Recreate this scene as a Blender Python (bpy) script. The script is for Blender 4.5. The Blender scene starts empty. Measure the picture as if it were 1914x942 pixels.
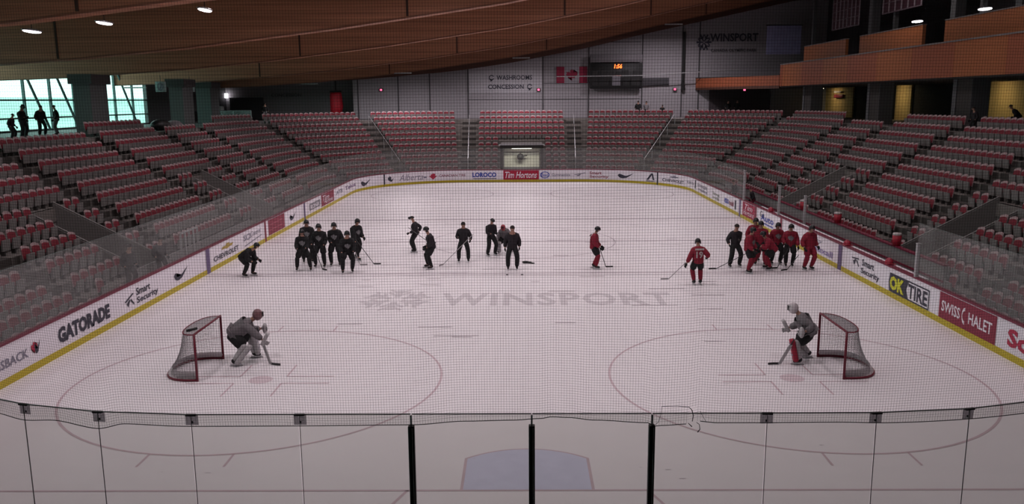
import bpy, bmesh, math, random
from mathutils import Vector, Matrix
random.seed(7)
sc = bpy.context.scene
COL = sc.collection
PI = math.pi
# ------------------------------------------------------------------ camera
F_PX, PITCH, YAW, ROLL = 1556.65, .180332, -.0112446, -.0071241
cam_d = bpy.data.cameras.new('camera'); cam = bpy.data.objects.new('camera', cam_d); COL.objects.link(cam)
cam_d.sensor_width = 36; cam_d.lens = F_PX / 1914 * 36; cam_d.clip_start = .05; cam_d.clip_end = 400
cy_, sy_, cp_, sp_, cr_, sr_ = math.cos(YAW), math.sin(YAW), math.cos(PITCH), math.sin(PITCH), math.cos(ROLL), math.sin(ROLL)
fw = Vector((sy_ * cp_, cy_ * cp_, -sp_)); rt = Vector((cy_, -sy_, 0)); up = Vector((sy_ * sp_, cy_ * sp_, cp_))
r2 = rt * cr_ + up * sr_; u2 = up * cr_ - rt * sr_
cam.matrix_world = Matrix(((r2.x, u2.x, -fw.x, -.0894), (r2.y, u2.y, -fw.y, -14.022), (r2.z, u2.z, -fw.z, 6.9323), (0, 0, 0, 1)))
sc.camera = cam
CAMP = Vector((-.0894, -14.022, 6.9323))
def in_view(p, m=60):
    d = Vector(p) - CAMP; f = d.dot(fw)
    if f < .5: return None
    x = 957 + F_PX * d.dot(r2) / f; y = 471 - F_PX * d.dot(u2) / f
    return f if -m < x < 1914 + m and -m < y < 942 + m else None
# ------------------------------------------------------------------ world, exposure, lamps over the ice
sc.view_settings.view_transform = 'Standard'; sc.view_settings.look = 'None'; sc.view_settings.gamma = 1
sc.view_settings.use_curve_mapping = False; sc.view_settings.exposure = 0.0
sc.cycles.transparent_max_bounces = 32; sc.cycles.max_bounces = 6; sc.cycles.diffuse_bounces = 4
world = bpy.data.worlds.new('sky'); sc.world = world; world.use_nodes = True
bg = world.node_tree.nodes['Background']; bg.inputs[0].default_value = (.72, 1, .95, 1); bg.inputs[1].default_value = 2.5
LAMP_W, LAMP_COL = 235, (1.0, .87, .905)
def area(name, loc, size, power, col=(1, 1, 1), spread=180, rot=(0, 0, 0), parent=None):
    l = bpy.data.lights.new(name, 'AREA'); l.shape = 'RECTANGLE'; l.size, l.size_y = size; l.energy = power; l.color = col
    l.spread = math.radians(spread)
    o = bpy.data.objects.new(name, l); COL.objects.link(o); o.location = loc; o.rotation_euler = rot; o.parent = parent
    return o
# ------------------------------------------------------------------ materials
MATS = {}
def mat(name, col, rough=.6, metal=0, var=.12, scale=8, stretch=None, emit=None, spec=.4, bump=0):
    if name in MATS: return MATS[name]
    m = bpy.data.materials.new(name); m.use_nodes = True; n = m.node_tree.nodes; l = m.node_tree.links
    b = n['Principled BSDF']; b.inputs['Roughness'].default_value = rough; b.inputs['Metallic'].default_value = metal
    b.inputs['Specular IOR Level'].default_value = spec
    tc = n.new('ShaderNodeTexCoord'); mp = n.new('ShaderNodeMapping'); mp.inputs['Scale'].default_value = stretch or (1, 1, 1)
    no = n.new('ShaderNodeTexNoise'); no.inputs['Scale'].default_value = scale; no.inputs['Detail'].default_value = 4
    rp = n.new('ShaderNodeMixRGB')
    rp.inputs[1].default_value = tuple(max(0, c * (1 - var)) for c in col) + (1,); rp.inputs[2].default_value = tuple(c * (1 + var) for c in col) + (1,)
    l.new(tc.outputs['Object'], mp.inputs[0]); l.new(mp.outputs[0], no.inputs['Vector']); l.new(no.outputs[0], rp.inputs[0]); l.new(rp.outputs[0], b.inputs['Base Color'])
    if bump:
        bp = n.new('ShaderNodeBump'); bp.inputs['Strength'].default_value = bump; l.new(no.outputs[0], bp.inputs['Height']); l.new(bp.outputs[0], b.inputs['Normal'])
    if emit:
        b.inputs['Emission Color'].default_value = tuple(emit[:3]) + (1,); b.inputs['Emission Strength'].default_value = emit[3]
    MATS[name] = m; return m
def glassy(name, tint, haze, hcol=(.8, .8, .8), gloss=.04):
    m = bpy.data.materials.new(name); m.use_nodes = True; n = m.node_tree.nodes; l = m.node_tree.links
    for x in list(n):
        if x.type != 'OUTPUT_MATERIAL': n.remove(x)
    out = [x for x in n if x.type == 'OUTPUT_MATERIAL'][0]
    t = n.new('ShaderNodeBsdfTransparent'); t.inputs[0].default_value = (*tint, 1)
    d = n.new('ShaderNodeBsdfDiffuse'); d.inputs[0].default_value = (*hcol, 1)
    g = n.new('ShaderNodeBsdfGlossy'); g.inputs['Roughness'].default_value = .12
    tc = n.new('ShaderNodeTexCoord'); no = n.new('ShaderNodeTexNoise'); no.inputs['Scale'].default_value = 3.0
    mr = n.new('ShaderNodeMapRange'); mr.inputs['To Min'].default_value = haze * .7; mr.inputs['To Max'].default_value = haze * 1.3
    a = n.new('ShaderNodeMixShader'); b = n.new('ShaderNodeMixShader'); b.inputs[0].default_value = gloss
    l.new(tc.outputs['Object'], no.inputs['Vector']); l.new(no.outputs[0], mr.inputs[0]); l.new(mr.outputs[0], a.inputs[0])
    l.new(t.outputs[0], a.inputs[1]); l.new(d.outputs[0], a.inputs[2]); l.new(a.outputs[0], b.inputs[1]); l.new(g.outputs[0], b.inputs[2]); l.new(b.outputs[0], out.inputs[0])
    MATS[name] = m; return m
M_ICE = mat('ice', (.80, .76, .79), .42, var=.035, scale=1.2, stretch=(1, 2.5, 1), spec=.25)
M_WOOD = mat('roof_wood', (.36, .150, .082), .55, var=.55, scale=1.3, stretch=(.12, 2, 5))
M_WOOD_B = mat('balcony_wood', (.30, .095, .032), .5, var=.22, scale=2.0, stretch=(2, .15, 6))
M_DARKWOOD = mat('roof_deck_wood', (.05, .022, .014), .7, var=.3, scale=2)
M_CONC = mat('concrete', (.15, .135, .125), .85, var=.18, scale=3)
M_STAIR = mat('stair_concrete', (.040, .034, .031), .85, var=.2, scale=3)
M_DARKCONC = mat('dark_concrete', (.05, .045, .043), .85, var=.2, scale=3)
M_BLOCK = mat('grey_block', (.30, .28, .30), .85, var=.1, scale=4)
M_COLUMN = mat('column_concrete', (.10, .11, .11), .85, var=.1, scale=4, stretch=(1, 1, 6))
M_GREYSEAT = mat('seat_grey_plastic', (.165, .155, .15), .5, var=.1)
M_REDSEAT = mat('seat_red_plastic', (.17, .008, .02), .55, var=.15)
M_RIM = mat('seat_rim_plastic', (.36, .26, .265), .5, var=.1)
M_WHITE = mat('board_white', (.80, .76, .82), .35, var=.02)
M_REDCAP = mat('cap_red', (.16, .01, .035), .4, var=.1)
M_YEL = mat('kick_yellow', (.50, .40, .02), .45, var=.08)
M_BLACK = mat('black_paint', (.012, .011, .012), .5, var=.2)
M_INK = mat('ink_dark', (.03, .03, .05), .5, var=.1)
M_GREYINK = mat('ink_grey', (.22, .21, .27), .5, var=.1)
M_BLUEINK = mat('ink_blue', (.04, .07, .38), .5, var=.1)
M_REDINK = mat('ink_red', (.42, .02, .06), .5, var=.1)
M_DKRED = mat('panel_maroon', (.24, .018, .045), .5, var=.08)
M_YELINK = mat('ink_yellow', (.62, .62, .03), .5, var=.08)
M_GOLD = mat('ink_gold', (.42, .30, .06), .5, var=.1)
M_PURPLE = mat('stripe_blue', (.13, .09, .20), .5, var=.1)
M_REDLINE = mat('line_red', (.58, .45, .49), .5, var=.12, scale=2)
M_DARKLINE = mat('line_faded', (.50, .44, .48), .5, var=.15, scale=2)
M_LOGO = mat('ice_logo_grey', (.60, .56, .59), .5, var=.12, scale=3)
M_FSPOT = mat('spot_faded', (.64, .53, .57), .5, var=.12, scale=2)
M_CREASE = mat('crease_blue', (.60, .61, .77), .45, var=.10, scale=3)
M_STEEL = mat('steel', (.35, .35, .36), .35, metal=.8, var=.05)
M_ALU = mat('aluminium', (.6, .6, .62), .3, metal=.6, var=.05)
M_GLASS_N = glassy('plexi_near', (.835, .845, .83), .02, (.4, .4, .4), .02)
M_GLASS_S = glassy('plexi_side', (.90, .91, .90), .06, (.75, .75, .75), .04)
M_WGLASS = glassy('window_glass', (.90, 1, .98), .01)
M_ROPE = mat('net_cord', (.02, .02, .022), .9, var=.1)
M_GNET = mat('goal_cord', (.35, .33, .34), .9, var=.1)
M_GFRAME = mat('goal_red', (.16, .012, .03), .45, var=.1)
M_SKIRT = mat('goal_skirt', (.55, .50, .52), .7, var=.1)
M_SKIN = mat('skin', (.36, .20, .15), .6, var=.08)
M_BLKCLOTH = mat('black_cloth', (.010, .0095, .011), .85, var=.4, scale=6)
M_NAVY = mat('dark_jacket', (.016, .012, .016), .8, var=.3, scale=6)
M_REDCLOTH = mat('red_cloth', (.22, .010, .028), .8, var=.25, scale=6)
M_GREYCLOTH = mat('grey_cloth', (.17, .155, .165), .85, var=.2, scale=6)
M_PAD = mat('pad_white', (.42, .40, .41), .6, var=.12, scale=6)
M_HELMET = mat('helmet_black', (.012, .012, .014), .3, var=.1)
M_HELMW = mat('helmet_white', (.55, .5, .52), .35, var=.1)
M_BLADE = mat('blade_white', (.6, .6, .62), .35, metal=.3, var=.05)
M_STICK = mat('stick_dark', (.03, .028, .03), .5, var=.2)
M_STICKG = mat('stick_grey', (.35, .33, .34), .5, var=.2)
M_CREAM = mat('cream_wall', (.42, .30, .13), .8, var=.1, scale=4)
M_LEDRED = mat('led_red', (.8, .1, .02), emit=(1, .12, .02, 5))
M_EXIT = mat('exit_red', (.8, .1, .2), emit=(1, .12, .25, 2.2))
M_LAMP = mat('lamp_lens', (.9, .9, .9), emit=(1, .93, 1, 9))
M_WARMLAMP = mat('warm_lamp_lens', (.9, .85, .6), emit=(1, .85, .55, 5))
M_TUNNEL_END = mat('tunnel_end_cream', (.8, .78, .70), .6, var=.05)  # plain cream of the tunnel's back wall
# ------------------------------------------------------------------ mesh helpers
def link(name, me, m=None, parent=None, loc=None):
    o = bpy.data.objects.new(name, me); COL.objects.link(o)
    if m is not None:
        for x in (m if isinstance(m, (list, tuple)) else [m]): me.materials.append(x)
    if parent is not None: o.parent = parent
    if loc is not None: o.location = loc
    return o
def tag(o, label, cat, group=None):
    o['label'] = label; o['category'] = cat
    if group: o['group'] = group
    return o
def thing(name, label, cat, loc=(0, 0, 0), rz=0, group=None):
    o = bpy.data.objects.new(name, None); COL.objects.link(o); o.location = loc; o.rotation_euler = (0, 0, rz); o.empty_display_size = .2
    return tag(o, label, cat, group)
class MB:
    def __init__(s): s.v = []; s.f = []; s.mi = []; s.k = 0
    def face(s, pts):
        b = len(s.v); s.v += [tuple(p) for p in pts]; s.f.append(tuple(range(b, b + len(pts)))); s.mi.append(s.k)
    def box(s, x0, x1, y0, y1, z0, z1, M=None):
        P = [Vector((x, y, z)) for z in (z0, z1) for y in (y0, y1) for x in (x0, x1)]
        if M is not None: P = [M @ p for p in P]
        b = len(s.v); s.v += [tuple(p) for p in P]
        for q in ((0, 2, 3, 1), (4, 5, 7, 6), (0, 1, 5, 4), (2, 6, 7, 3), (0, 4, 6, 2), (1, 3, 7, 5)): s.f.append(tuple(b + i for i in q)); s.mi.append(s.k)
    def tube(s, pts, r, n=6, cap=True, closed=False):
        pts = [Vector(p) for p in pts]; N = len(pts); b = len(s.v)
        rr = r if isinstance(r, (list, tuple)) else [r] * N
        prev = None
        for i, p in enumerate(pts):
            if closed: t = pts[(i + 1) % N] - pts[i - 1]
            else: t = pts[min(i + 1, N - 1)] - pts[max(i - 1, 0)]
            t.normalize()
            if prev is None: a = t.cross(Vector((0, 0, 1))) if abs(t.z) < .9 else t.cross(Vector((1, 0, 0)))
            else: a = prev - t * prev.dot(t)
            a.normalize(); prev = a; c = t.cross(a)
            for k in range(n):
                g = 2 * PI * (k + .5) / n; s.v.append(tuple(p + (a * math.cos(g) + c * math.sin(g)) * rr[i]))
        for i in range(N if closed else N - 1):
            j = (i + 1) % N
            for k in range(n):
                s.f.append((b + i * n + k, b + i * n + (k + 1) % n, b + j * n + (k + 1) % n, b + j * n + k)); s.mi.append(s.k)
        if cap and not closed:
            s.f.append(tuple(b + k for k in range(n))[::-1]); s.mi.append(s.k)
            s.f.append(tuple(b + (N - 1) * n + k for k in range(n))); s.mi.append(s.k)
    def ellipsoid(s, c, r, nu=12, nv=8, M=None, v0=0., v1=1.):
        b = len(s.v); c = Vector(c)
        for j in range(nv + 1):
            th = PI * (v0 + (v1 - v0) * j / nv)
            for i in range(nu):
                ph = 2 * PI * i / nu
                p = Vector((r[0] * math.sin(th) * math.cos(ph), r[1] * math.sin(th) * math.sin(ph), r[2] * math.cos(th)))
                if M is not None: p = M @ p
                s.v.append(tuple(p + c))
        for j in range(nv):
            for i in range(nu):
                s.f.append((b + j * nu + i, b + (j + 1) * nu + i, b + (j + 1) * nu + (i + 1) % nu, b + j * nu + (i + 1) % nu)); s.mi.append(s.k)
    def mesh(s, name='m', smooth=False):
        me = bpy.data.meshes.new(name); me.from_pydata(s.v, [], s.f)
        for p, k in zip(me.polygons, s.mi): p.material_index = k; p.use_smooth = smooth
        me.update(); return me
    def build(s, name, m, parent=None, smooth=False, loc=None):
        return link(name, s.mesh(name, smooth), m, parent, loc)
def struct(o): o['kind'] = 'structure'; return o
def bevel_box(sx, sy, sz, b=.02, seg=2):
    bm = bmesh.new(); bmesh.ops.create_cube(bm, size=1)
    for v in bm.verts: v.co = Vector((v.co.x * sx, v.co.y * sy, v.co.z * sz))
    bmesh.ops.bevel(bm, geom=bm.edges[:], offset=b, segments=seg, affect='EDGES', profile=.6)
    me = bpy.data.meshes.new('rounded'); bm.to_mesh(me); bm.free()
    for p in me.polygons: p.use_smooth = True
    return me
# ------------------------------------------------------------------ the rink outline
R, HW, RY0, RY1 = 8.53, 12.95, -3.35, 57.65
YA, YB, CL = RY0 + R, RY1 - R, R * PI / 2
SL, FL = YB - YA, 2 * (HW - R)
LT = 2 * SL + 2 * FL + 4 * CL
SN = 146.5167   # arc length at the middle of the near end
def ring(s, d):
    t = (s - YA) % LT
    if t < SL: return (-HW - d, YA + t)
    t -= SL
    if t < CL: a = t / R; return (-HW + R - (R + d) * math.cos(a), YB + (R + d) * math.sin(a))
    t -= CL
    if t < FL: return (-HW + R + t, RY1 + d)
    t -= FL
    if t < CL: a = t / R; return (HW - R + (R + d) * math.sin(a), YB + (R + d) * math.cos(a))
    t -= CL
    if t < SL: return (HW + d, YB - t)
    t -= SL
    if t < CL: a = t / R; return (HW - R + (R + d) * math.cos(a), YA - (R + d) * math.sin(a))
    t -= CL
    if t < FL: return (HW - R - t, RY0 - d)
    t -= FL
    a = t / R; return (-HW + R - (R + d) * math.sin(a), YA - (R + d) * math.cos(a))
def sweep(mb, s0, s1, prof, step=.7, caps=True):
    """prof = closed list of (d, z); swept along the rink outline"""
    n = max(2, int(abs(s1 - s0) / step) + 1); b = len(mb.v); k = len(prof)
    for i in range(n):
        s = s0 + (s1 - s0) * i / (n - 1)
        for d, z in prof:
            x, y = ring(s, d); mb.v.append((x, y, z))
    for i in range(n - 1):
        for j in range(k):
            mb.f.append((b + i * k + j, b + (i + 1) * k + j, b + (i + 1) * k + (j + 1) % k, b + i * k + (j + 1) % k)); mb.mi.append(mb.k)
    if caps:
        mb.f.append(tuple(b + j for j in range(k))); mb.mi.append(mb.k)
        mb.f.append(tuple(b + (n - 1) * k + j for j in range(k))[::-1]); mb.mi.append(mb.k)
def rect(d0, d1, z0, z1): return [(d0, z0), (d0, z1), (d1, z1), (d1, z0)]
# ------------------------------------------------------------------ lettering
def text_tris(txt, bold=0, shear=0, space=1):
    c = bpy.data.curves.new('t', 'FONT'); c.body = txt; c.offset = bold; c.shear = shear; c.space_character = space; c.resolution_u = 2
    o = bpy.data.objects.new('t', c); COL.objects.link(o)
    bpy.context.view_layer.update()
    me = bpy.data.meshes.new_from_object(o.evaluated_get(bpy.context.evaluated_depsgraph_get()))
    V = [(v.co.x, v.co.y) for v in me.vertices]; Fc = [tuple(p.vertices) for p in me.polygons]
    bpy.data.objects.remove(o); bpy.data.curves.remove(c); bpy.data.meshes.remove(me)
    x0 = min(v[0] for v in V); x1 = max(v[0] for v in V); y0 = min(v[1] for v in V); y1 = max(v[1] for v in V)
    return [((x - x0) / (x1 - x0), (y - y0) / (y1 - y0)) for x, y in V], Fc
def poly_tris(polys):
    """polys: list of (u,v) outlines -> triangles"""
    V = []; Fc = []
    for P in polys:
        b = len(V); V += P; Fc.append(tuple(range(b, b + len(P))))
    bm = bmesh.new(); vs = [bm.verts.new((x, y, 0)) for x, y in V]
    for f in Fc:
        try: bm.faces.new([vs[i] for i in f])
        except ValueError: pass
    bmesh.ops.triangulate(bm, faces=bm.faces[:]); bm.verts.index_update()
    out = [tuple(v.index for v in f.verts) for f in bm.faces]; bm.free()
    return V, out
LEAF_H = [(0, 1), (-.09, .83), (-.21, .89), (-.16, .58), (-.34, .76), (-.39, .67), (-.62, .71), (-.55, .52), (-.66, .46), (-.33, .2), (-.37, .09), (-.04, .13), (-.04, -.12)]
LEAF = [(x * .75 + .5, (y + .12) / 1.12) for x, y in LEAF_H] + [(-x * .75 + .5, (y + .12) / 1.12) for x, y in LEAF_H[::-1][:-1]]
SWOOSH = [(0, .55), (.08, .2), (.2, .02), (.34, 0), (.55, .12), (1, 1), (.5, .42), (.3, .34), (.2, .38), (.16, .5), (.2, .75), (.08, .8)]
BOWTIE = [(0, .15), (.1, .65), (.36, .65), (.4, 1), (.68, 1), (.66, .65), (1, .65), (.9, .15), (.64, .15), (.6, 0), (.32, 0), (.34, .15)]
def circ(cx, cy, rx, ry, n=20, a0=0, a1=2 * PI): return [(cx + rx * math.cos(a0 + (a1 - a0) * i / (n - (a1 - a0 < 6.2))), cy + ry * math.sin(a0 + (a1 - a0) * i / (n - (a1 - a0 < 6.2)))) for i in range(n)]
def annulus(cx, cy, rx, ry, w, n=24, a0=0, a1=2 * PI):
    out = []
    for i in range(n):
        a, b = a0 + (a1 - a0) * i / n, a0 + (a1 - a0) * (i + 1) / n
        out.append([(cx + rx * math.cos(a), cy + ry * math.sin(a)), (cx + rx * math.cos(b), cy + ry * math.sin(b)), (cx + (rx - w) * math.cos(b), cy + (ry - w) * math.sin(b)), (cx + (rx - w) * math.cos(a), cy + (ry - w) * math.sin(a))])
    return out
SQ = [(0, 0), (1, 0), (1, 1), (0, 1)]
def decal(name, shape, fmap, m, parent=None, label=None):
    V, Fc = shape
    me = bpy.data.meshes.new(name); me.from_pydata([fmap(u, v) for u, v in V], [], Fc); me.update()
    o = link(name, me, m, parent)
    if label: o['label'] = label
    return o
def on_board(s0, s1, z0, z1, off=.006, skew=0):
    def f(u, v):
        x, y = ring(s0 + (s1 - s0) * u, -off); return (x, y, z0 + (z1 - z0) * v + skew * u)
    return f
def subdiv_rect(n):
    V = []; Fc = []
    for i in range(n + 1): V += [(i / n, 0), (i / n, 1)]
    for i in range(n): Fc.append((2 * i, 2 * i + 2, 2 * i + 3, 2 * i + 1))
    return V, Fc
# ------------------------------------------------------------------ STRUCTURE: ice
mb = MB(); N = 220
pts = [ring(YA + LT * i / N, .0) for i in range(N)]
mb.v.append((0, 27, 0)); mb.v += [(x, y, 0) for x, y in pts]
for i in range(N): mb.f.append((0, 1 + (i + 1) % N, 1 + i)); mb.mi.append(0)
floor = struct(mb.build('floor', M_ICE))
def ice(name, polys, m, z=.004):
    V, Fc = poly_tris(polys); me = bpy.data.meshes.new(name); me.from_pydata([(x, y, z) for x, y in V], [], Fc); me.update(); return link(name, me, m, floor)
def strip(x0, x1, y0, y1): return [(x0, y0), (x1, y0), (x1, y1), (x0, y1)]
ice('goal_line', [strip(-11.2, 11.2, -.03, .03)], M_REDLINE)
ice('far_goal_line', [strip(-11.2, 11.2, 54.27, 54.33)], M_DARKLINE)
ice('near_blue_line', [strip(-12.9, 12.9, 19.1, 19.25), ], M_DARKLINE)
ice('near_blue_line_second', [strip(-12.9, 12.9, 18.72, 18.78)], M_DARKLINE)  # second thin faded line, just short of the near blue line
ice('centre_line', [strip(-12.9, 12.9, 26.9, 27.08)], M_DARKLINE)
ice('far_blue_line', [strip(-12.9, 12.9, 34.6, 34.9)], M_DARKLINE)
cr = [(-1.22, 0), (-1.22, 1.37)] + [(1.83 * math.sin(a), 1.83 * math.cos(a)) for a in [math.radians(-41.8 + 83.6 * i / 16) for i in range(17)]] + [(1.22, 1.37), (1.22, 0)]
cr = [(x, y if abs(x) == 1.22 and y < 1.4 else max(1.37, y)) for x, y in cr]
ice('crease_border', [cr], M_REDLINE, .003)
ice('crease', [[(x * .955, y * .965 + .02) for x, y in cr]], M_CREASE, .0055)
for sx in (-1, 1):
    ice('face_off_circle', annulus(sx * 6.71, 6.1, 4.6, 4.6, .06, 72), M_REDLINE)
    ice('face_off_spot', [circ(sx * 6.71, 6.1, .3, .3)], M_FSPOT)
    P = []
    for hx in (-1, 1):
        for hy in (-1, 1):
            P.append(strip(*sorted((sx * 6.71 + hx * .6, sx * 6.71 + hx * 1.8)), 6.1 + hy * .26 - .025, 6.1 + hy * .26 + .025))
            P.append(strip(sx * 6.71 + hx * .6 - .025, sx * 6.71 + hx * .6 + .025, *sorted((6.1 + hy * .26, 6.1 + hy * 1.2))))
            P.append(strip(sx * 6.71 + hx * .85 - .025, sx * 6.71 + hx * .85 + .025, *sorted((6.1 + hy * 4.5, 6.1 + hy * 5.1))))
    ice('face_off_marks', P, M_REDLINE, .0045)
    ice('goal_line_mark', [[(sx * 3.35, -3.3), (sx * 3.41, -3.3), (sx * 2.2, 0), (sx * 2.14, 0)]], M_REDLINE)
    ice('far_face_off_circle', annulus(sx * 6.71, 48.2, 4.6, 4.6, .08, 48), M_DARKLINE)
ice('centre_circle', annulus(0, 27, 4.6, 4.6, .06, 60), M_DARKLINE)
# faded lettering painted in the ice: snowflake and WINSPORT
fl = []; fb_ = []
for k in range(6):
    a = k * PI / 3 + PI / 6; ca, sa = math.cos(a), math.sin(a)
    def P_(x, y): return (-4.55 + (x * ca - y * sa) * 1.12, 14.7 + (x * sa + y * ca) * 1.45)
    fl.append([P_(.22, -.10), P_(1, -.13), P_(1, .13), P_(.22, .10)])
    for r0 in (.45, .75):
        for sg in (-1, 1): fb_.append([P_(r0, sg * .115), P_(r0 + .16, sg * .125), P_(r0 + .36, sg * .34), P_(r0 + .2, sg * .36)])
ice('snowflake_mark', fl, M_LOGO); ice('snowflake_branches', fb_, M_LOGO, .0055)
V, Fc = text_tris('WINSPORT', .03, 0, 1.1)
decal('ice_lettering', (V, Fc), lambda u, v: (-2.95 + 8.2 * u, 13.75 + 1.9 * v, .004), M_LOGO, floor)
# skate scuffs
P = []
for i in range(90):
    x, y = random.uniform(-8, 8), random.uniform(-2.6, 54); l_ = random.uniform(.04, .14) if y < 9 else random.uniform(.3, 1.6)
    P.append(strip(x, x + l_, y, y + (.015 if y < 9 else .06)))
ice('skate_scuffs', P, M_DARKLINE, .0065)
# concrete apron outside the boards
mb = MB()
sweep(mb, YA - 1, YA + 2 * SL + FL + 2 * CL + 1, [(.18, -.02), (.18, .0), (3.2, .0), (3.2, -.02)])
struct(mb.build('floor_apron', mat('apron', (.14, .12, .13), .8)))
mb = MB(); mb.box(-40, 40, -34, 90, -.3, -.06); struct(mb.build('floor_slab', M_DARKCONC))
# ------------------------------------------------------------------ stand terraces
def d_row(i): return 2.3 + .8 * i
def z_row(i): return .43 + .47 * i if i >= 0 else {-1: .22, -2: .0}[i]
def corner_s(phi, left):   # phi from straight-away direction (+Y) in degrees -> s
    a = PI / 2 - math.radians(phi) if left else math.radians(phi)
    return (YA + SL + a * R) if left else (YA + SL + CL + FL + a * R)
def far_s(x): return YA + SL + CL + (x + HW - R)
def left_s(y): return y
def right_s(y): return YA + SL + 2 * CL + FL + (YB - y)
S_BEG, S_END = 7.0, right_s(7.0)
GAPS = lambda i: ([(left_s(16.9), left_s(19.1)), (left_s(32.5), left_s(34.9)), (right_s(34.9), right_s(32.5)), (right_s(19.1), right_s(16.9))] if i <= 4 else []) + \
    ([(far_s(-1.75), far_s(1.75))] if i <= 4 else [])
terr = MB()
for i in range(-2, 11):
    gaps = sorted(GAPS(i)); rng = []; s = S_BEG
    for a, b in gaps: rng.append((s, a)); s = b
    rng.append((s, S_END))
    if i < 0: rng = [(S_BEG, left_s(14.0)), (right_s(14.0), S_END)]
    zb = z_row(i - 1) - .05 if i > -2 else -.05
    for a, b in rng: sweep(terr, a, b, [(d_row(i) - .45, zb), (d_row(i) - .45, z_row(i)), (d_row(i) + .36, z_row(i)), (d_row(i) + .36, zb)], step=1.2)
struct(terr.build('floor_terrace', M_CONC))
mb = MB(); sweep(mb, S_BEG - 6, S_END + 6, [(10.6, 4.9), (10.6, 5.13), (22, 5.13), (22, 4.9)], step=2)
struct(mb.build('floor_concourse', mat('concourse_floor', (.12, .11, .11), .6)))
mb = MB(); sweep(mb, far_s(1.75), far_s(1.76), rect(1.85, 8, 0, 2.9)); 
# vomitory inner walls and tunnel to the far ice entrance
for (a, b) in [(16.9, 19.1), (32.5, 34.9)]:
    for side in (-1, 1):
        v = MB()
        for y in (a, b):
            pr = [(HW + d_row(0) - .42, -.02), (HW + d_row(0) - .42, .85), (HW + d_row(4) + .45, 2.97), (HW + d_row(4) + .45, -.02)]
            P0 = [(side * x, y - .06, z) for x, z in pr]; P1 = [(side * x, y + .06, z) for x, z in pr]
            v.face(P0[::-1]); v.face(P1)
            for k in range(4): v.face([P0[k], P0[(k + 1) % 4], P1[(k + 1) % 4], P1[k]])
        v.box(*sorted((side * (HW + d_row(4) + .4), side * (HW + d_row(4) + .55))), a, b, 0, z_row(5))
        v.box(*sorted((side * (HW + 1.9), side * (HW + d_row(4) + .5))), a, b, 0, .25)
        w = struct(v.build('wall_stair_well', mat('stairwell_wall', (.16, .15, .145), .8)))
        t = MB(); 
        for y in (a, b): t.tube([(side * (HW + d_row(0) - .42), y, .9), (side * (HW + d_row(4) + .45), y, 3.02)], .035, 6)
        t.build('top_rail', mat('well_rail', (.20, .19, .185), .7), w)
tun = MB()
tun.box(-1.9, -1.66, RY1 + 1.85, RY1 + 7, 0, 3.05); tun.box(1.66, 1.9, RY1 + 1.85, RY1 + 7, 0, 3.05); tun.box(-1.9, 1.9, RY1 + 1.7, RY1 + 7, 2.78, 3.06)
tun.k = 1; tun.box(-1.66, 1.66, RY1 + 7, RY1 + 7.1, 0, 2.8); tun.k = 0; tun.box(-1.9, 1.9, RY1 + 7.1, RY1 + 7.2, 0, 3.06)
tw = struct(tun.build('wall_tunnel', [M_DARKCONC, M_TUNNEL_END]))
t = thing('tunnel_light', 'bright light inside the ice entrance tunnel below the far stand', 'light', (0, RY1 + 4.2, 2.6)); mb = MB(); mb.box(-.9, .9, -.1, .1, 0, .07); mb.build('lens', mat('tunnel_lens', (.9, .9, .85), emit=(1, .97, .85, 4)), t); mb = MB(); mb.box(-.95, .95, -.14, .14, .07, .1); mb.build('housing', M_STEEL, t); area('tunnel_lamp', (0, .1, -.03), (1.8, .3), 75, (1, .95, .82), 170, (math.radians(25), 0, 0), t)
t = thing('ice_machine_part', 'dark rounded fitting hanging in the bright ice entrance', 'fitting', (-.12, RY1 + 6.2, 1.55)); mb = MB(); mb.ellipsoid((0, 0, .2), (.33, .25, .3), 12, 8); mb.build('dome', M_BLACK, t, True); mb = MB(); mb.tube([(.25, 0, .25), (.62, 0, .3)], .05, 6); mb.tube([(0, 0, .45), (.02, 0, 1.1)], .05, 6); mb.build('arm', M_BLACK, t)
mb = MB(); mb.box(-1.65, 1.65, RY1 + 6.6, RY1 + 6.65, 1.95, 2.0); mb.box(-1.65, 1.65, RY1 + 6.9, RY1 + 6.95, .0, .75); mb.build('tunnel_rail', M_STEEL, tw)
mb = MB(); mb.box(-2.0, 2.0, RY1 + 1.55, RY1 + 1.7, 3.06, 3.14); mb.build('lintel_strip', M_ALU, tw)
# ------------------------------------------------------------------ building shell
mb = MB(); mb.box(-16.8, 40, 72, 72.4, -.3, 24)
wf = struct(mb.build('wall_far', M_BLOCK))
mb = MB()
for x in (-16.6, -12.5, -9.3, -5.4, 2.2, 6.8, 12.2, 16.2, 17.9): mb.box(x - .06, x + .06, 71.93, 72, 4.6, 18)
for z in (8.6, 7.0, 12.6): mb.box(-5.4, 12, 71.965, 72, z - .03, z + .03)
mb.build('panel_joint', mat('joint_grey', (.07, .065, .07), .8), wf)
mb = MB(); mb.box(-5.3, 2.1, 71.96, 72, 7.7, 14); mb.build('light_panel', mat('light_block', (.42, .40, .43), .85), wf)
mb = MB(); mb.box(-40, -16.8, 76, 76.4, -.3, 14); mb.box(-17.1, -16.8, 72, 76, -.3, 14); struct(mb.build('wall_recess', mat('recess_block', (.26, .25, .26), .85)))
mb = MB(); mb.box(-33.9, -31.5, 73.5, 76, 5.1, 9.5); mb.box(-31, -27.5, 75.6, 76, 5.1, 7.4); struct(mb.build('wall_alcove', mat('alcove', (.06, .06, .065), .9)))
mb = MB(); mb.box(36, 36.4, -34, 72, -.3, 24); mb.box(-40.4, 36, -34.4, -34, -.3, 24); struct(mb.build('wall_rear', M_DARKCONC))
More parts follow.
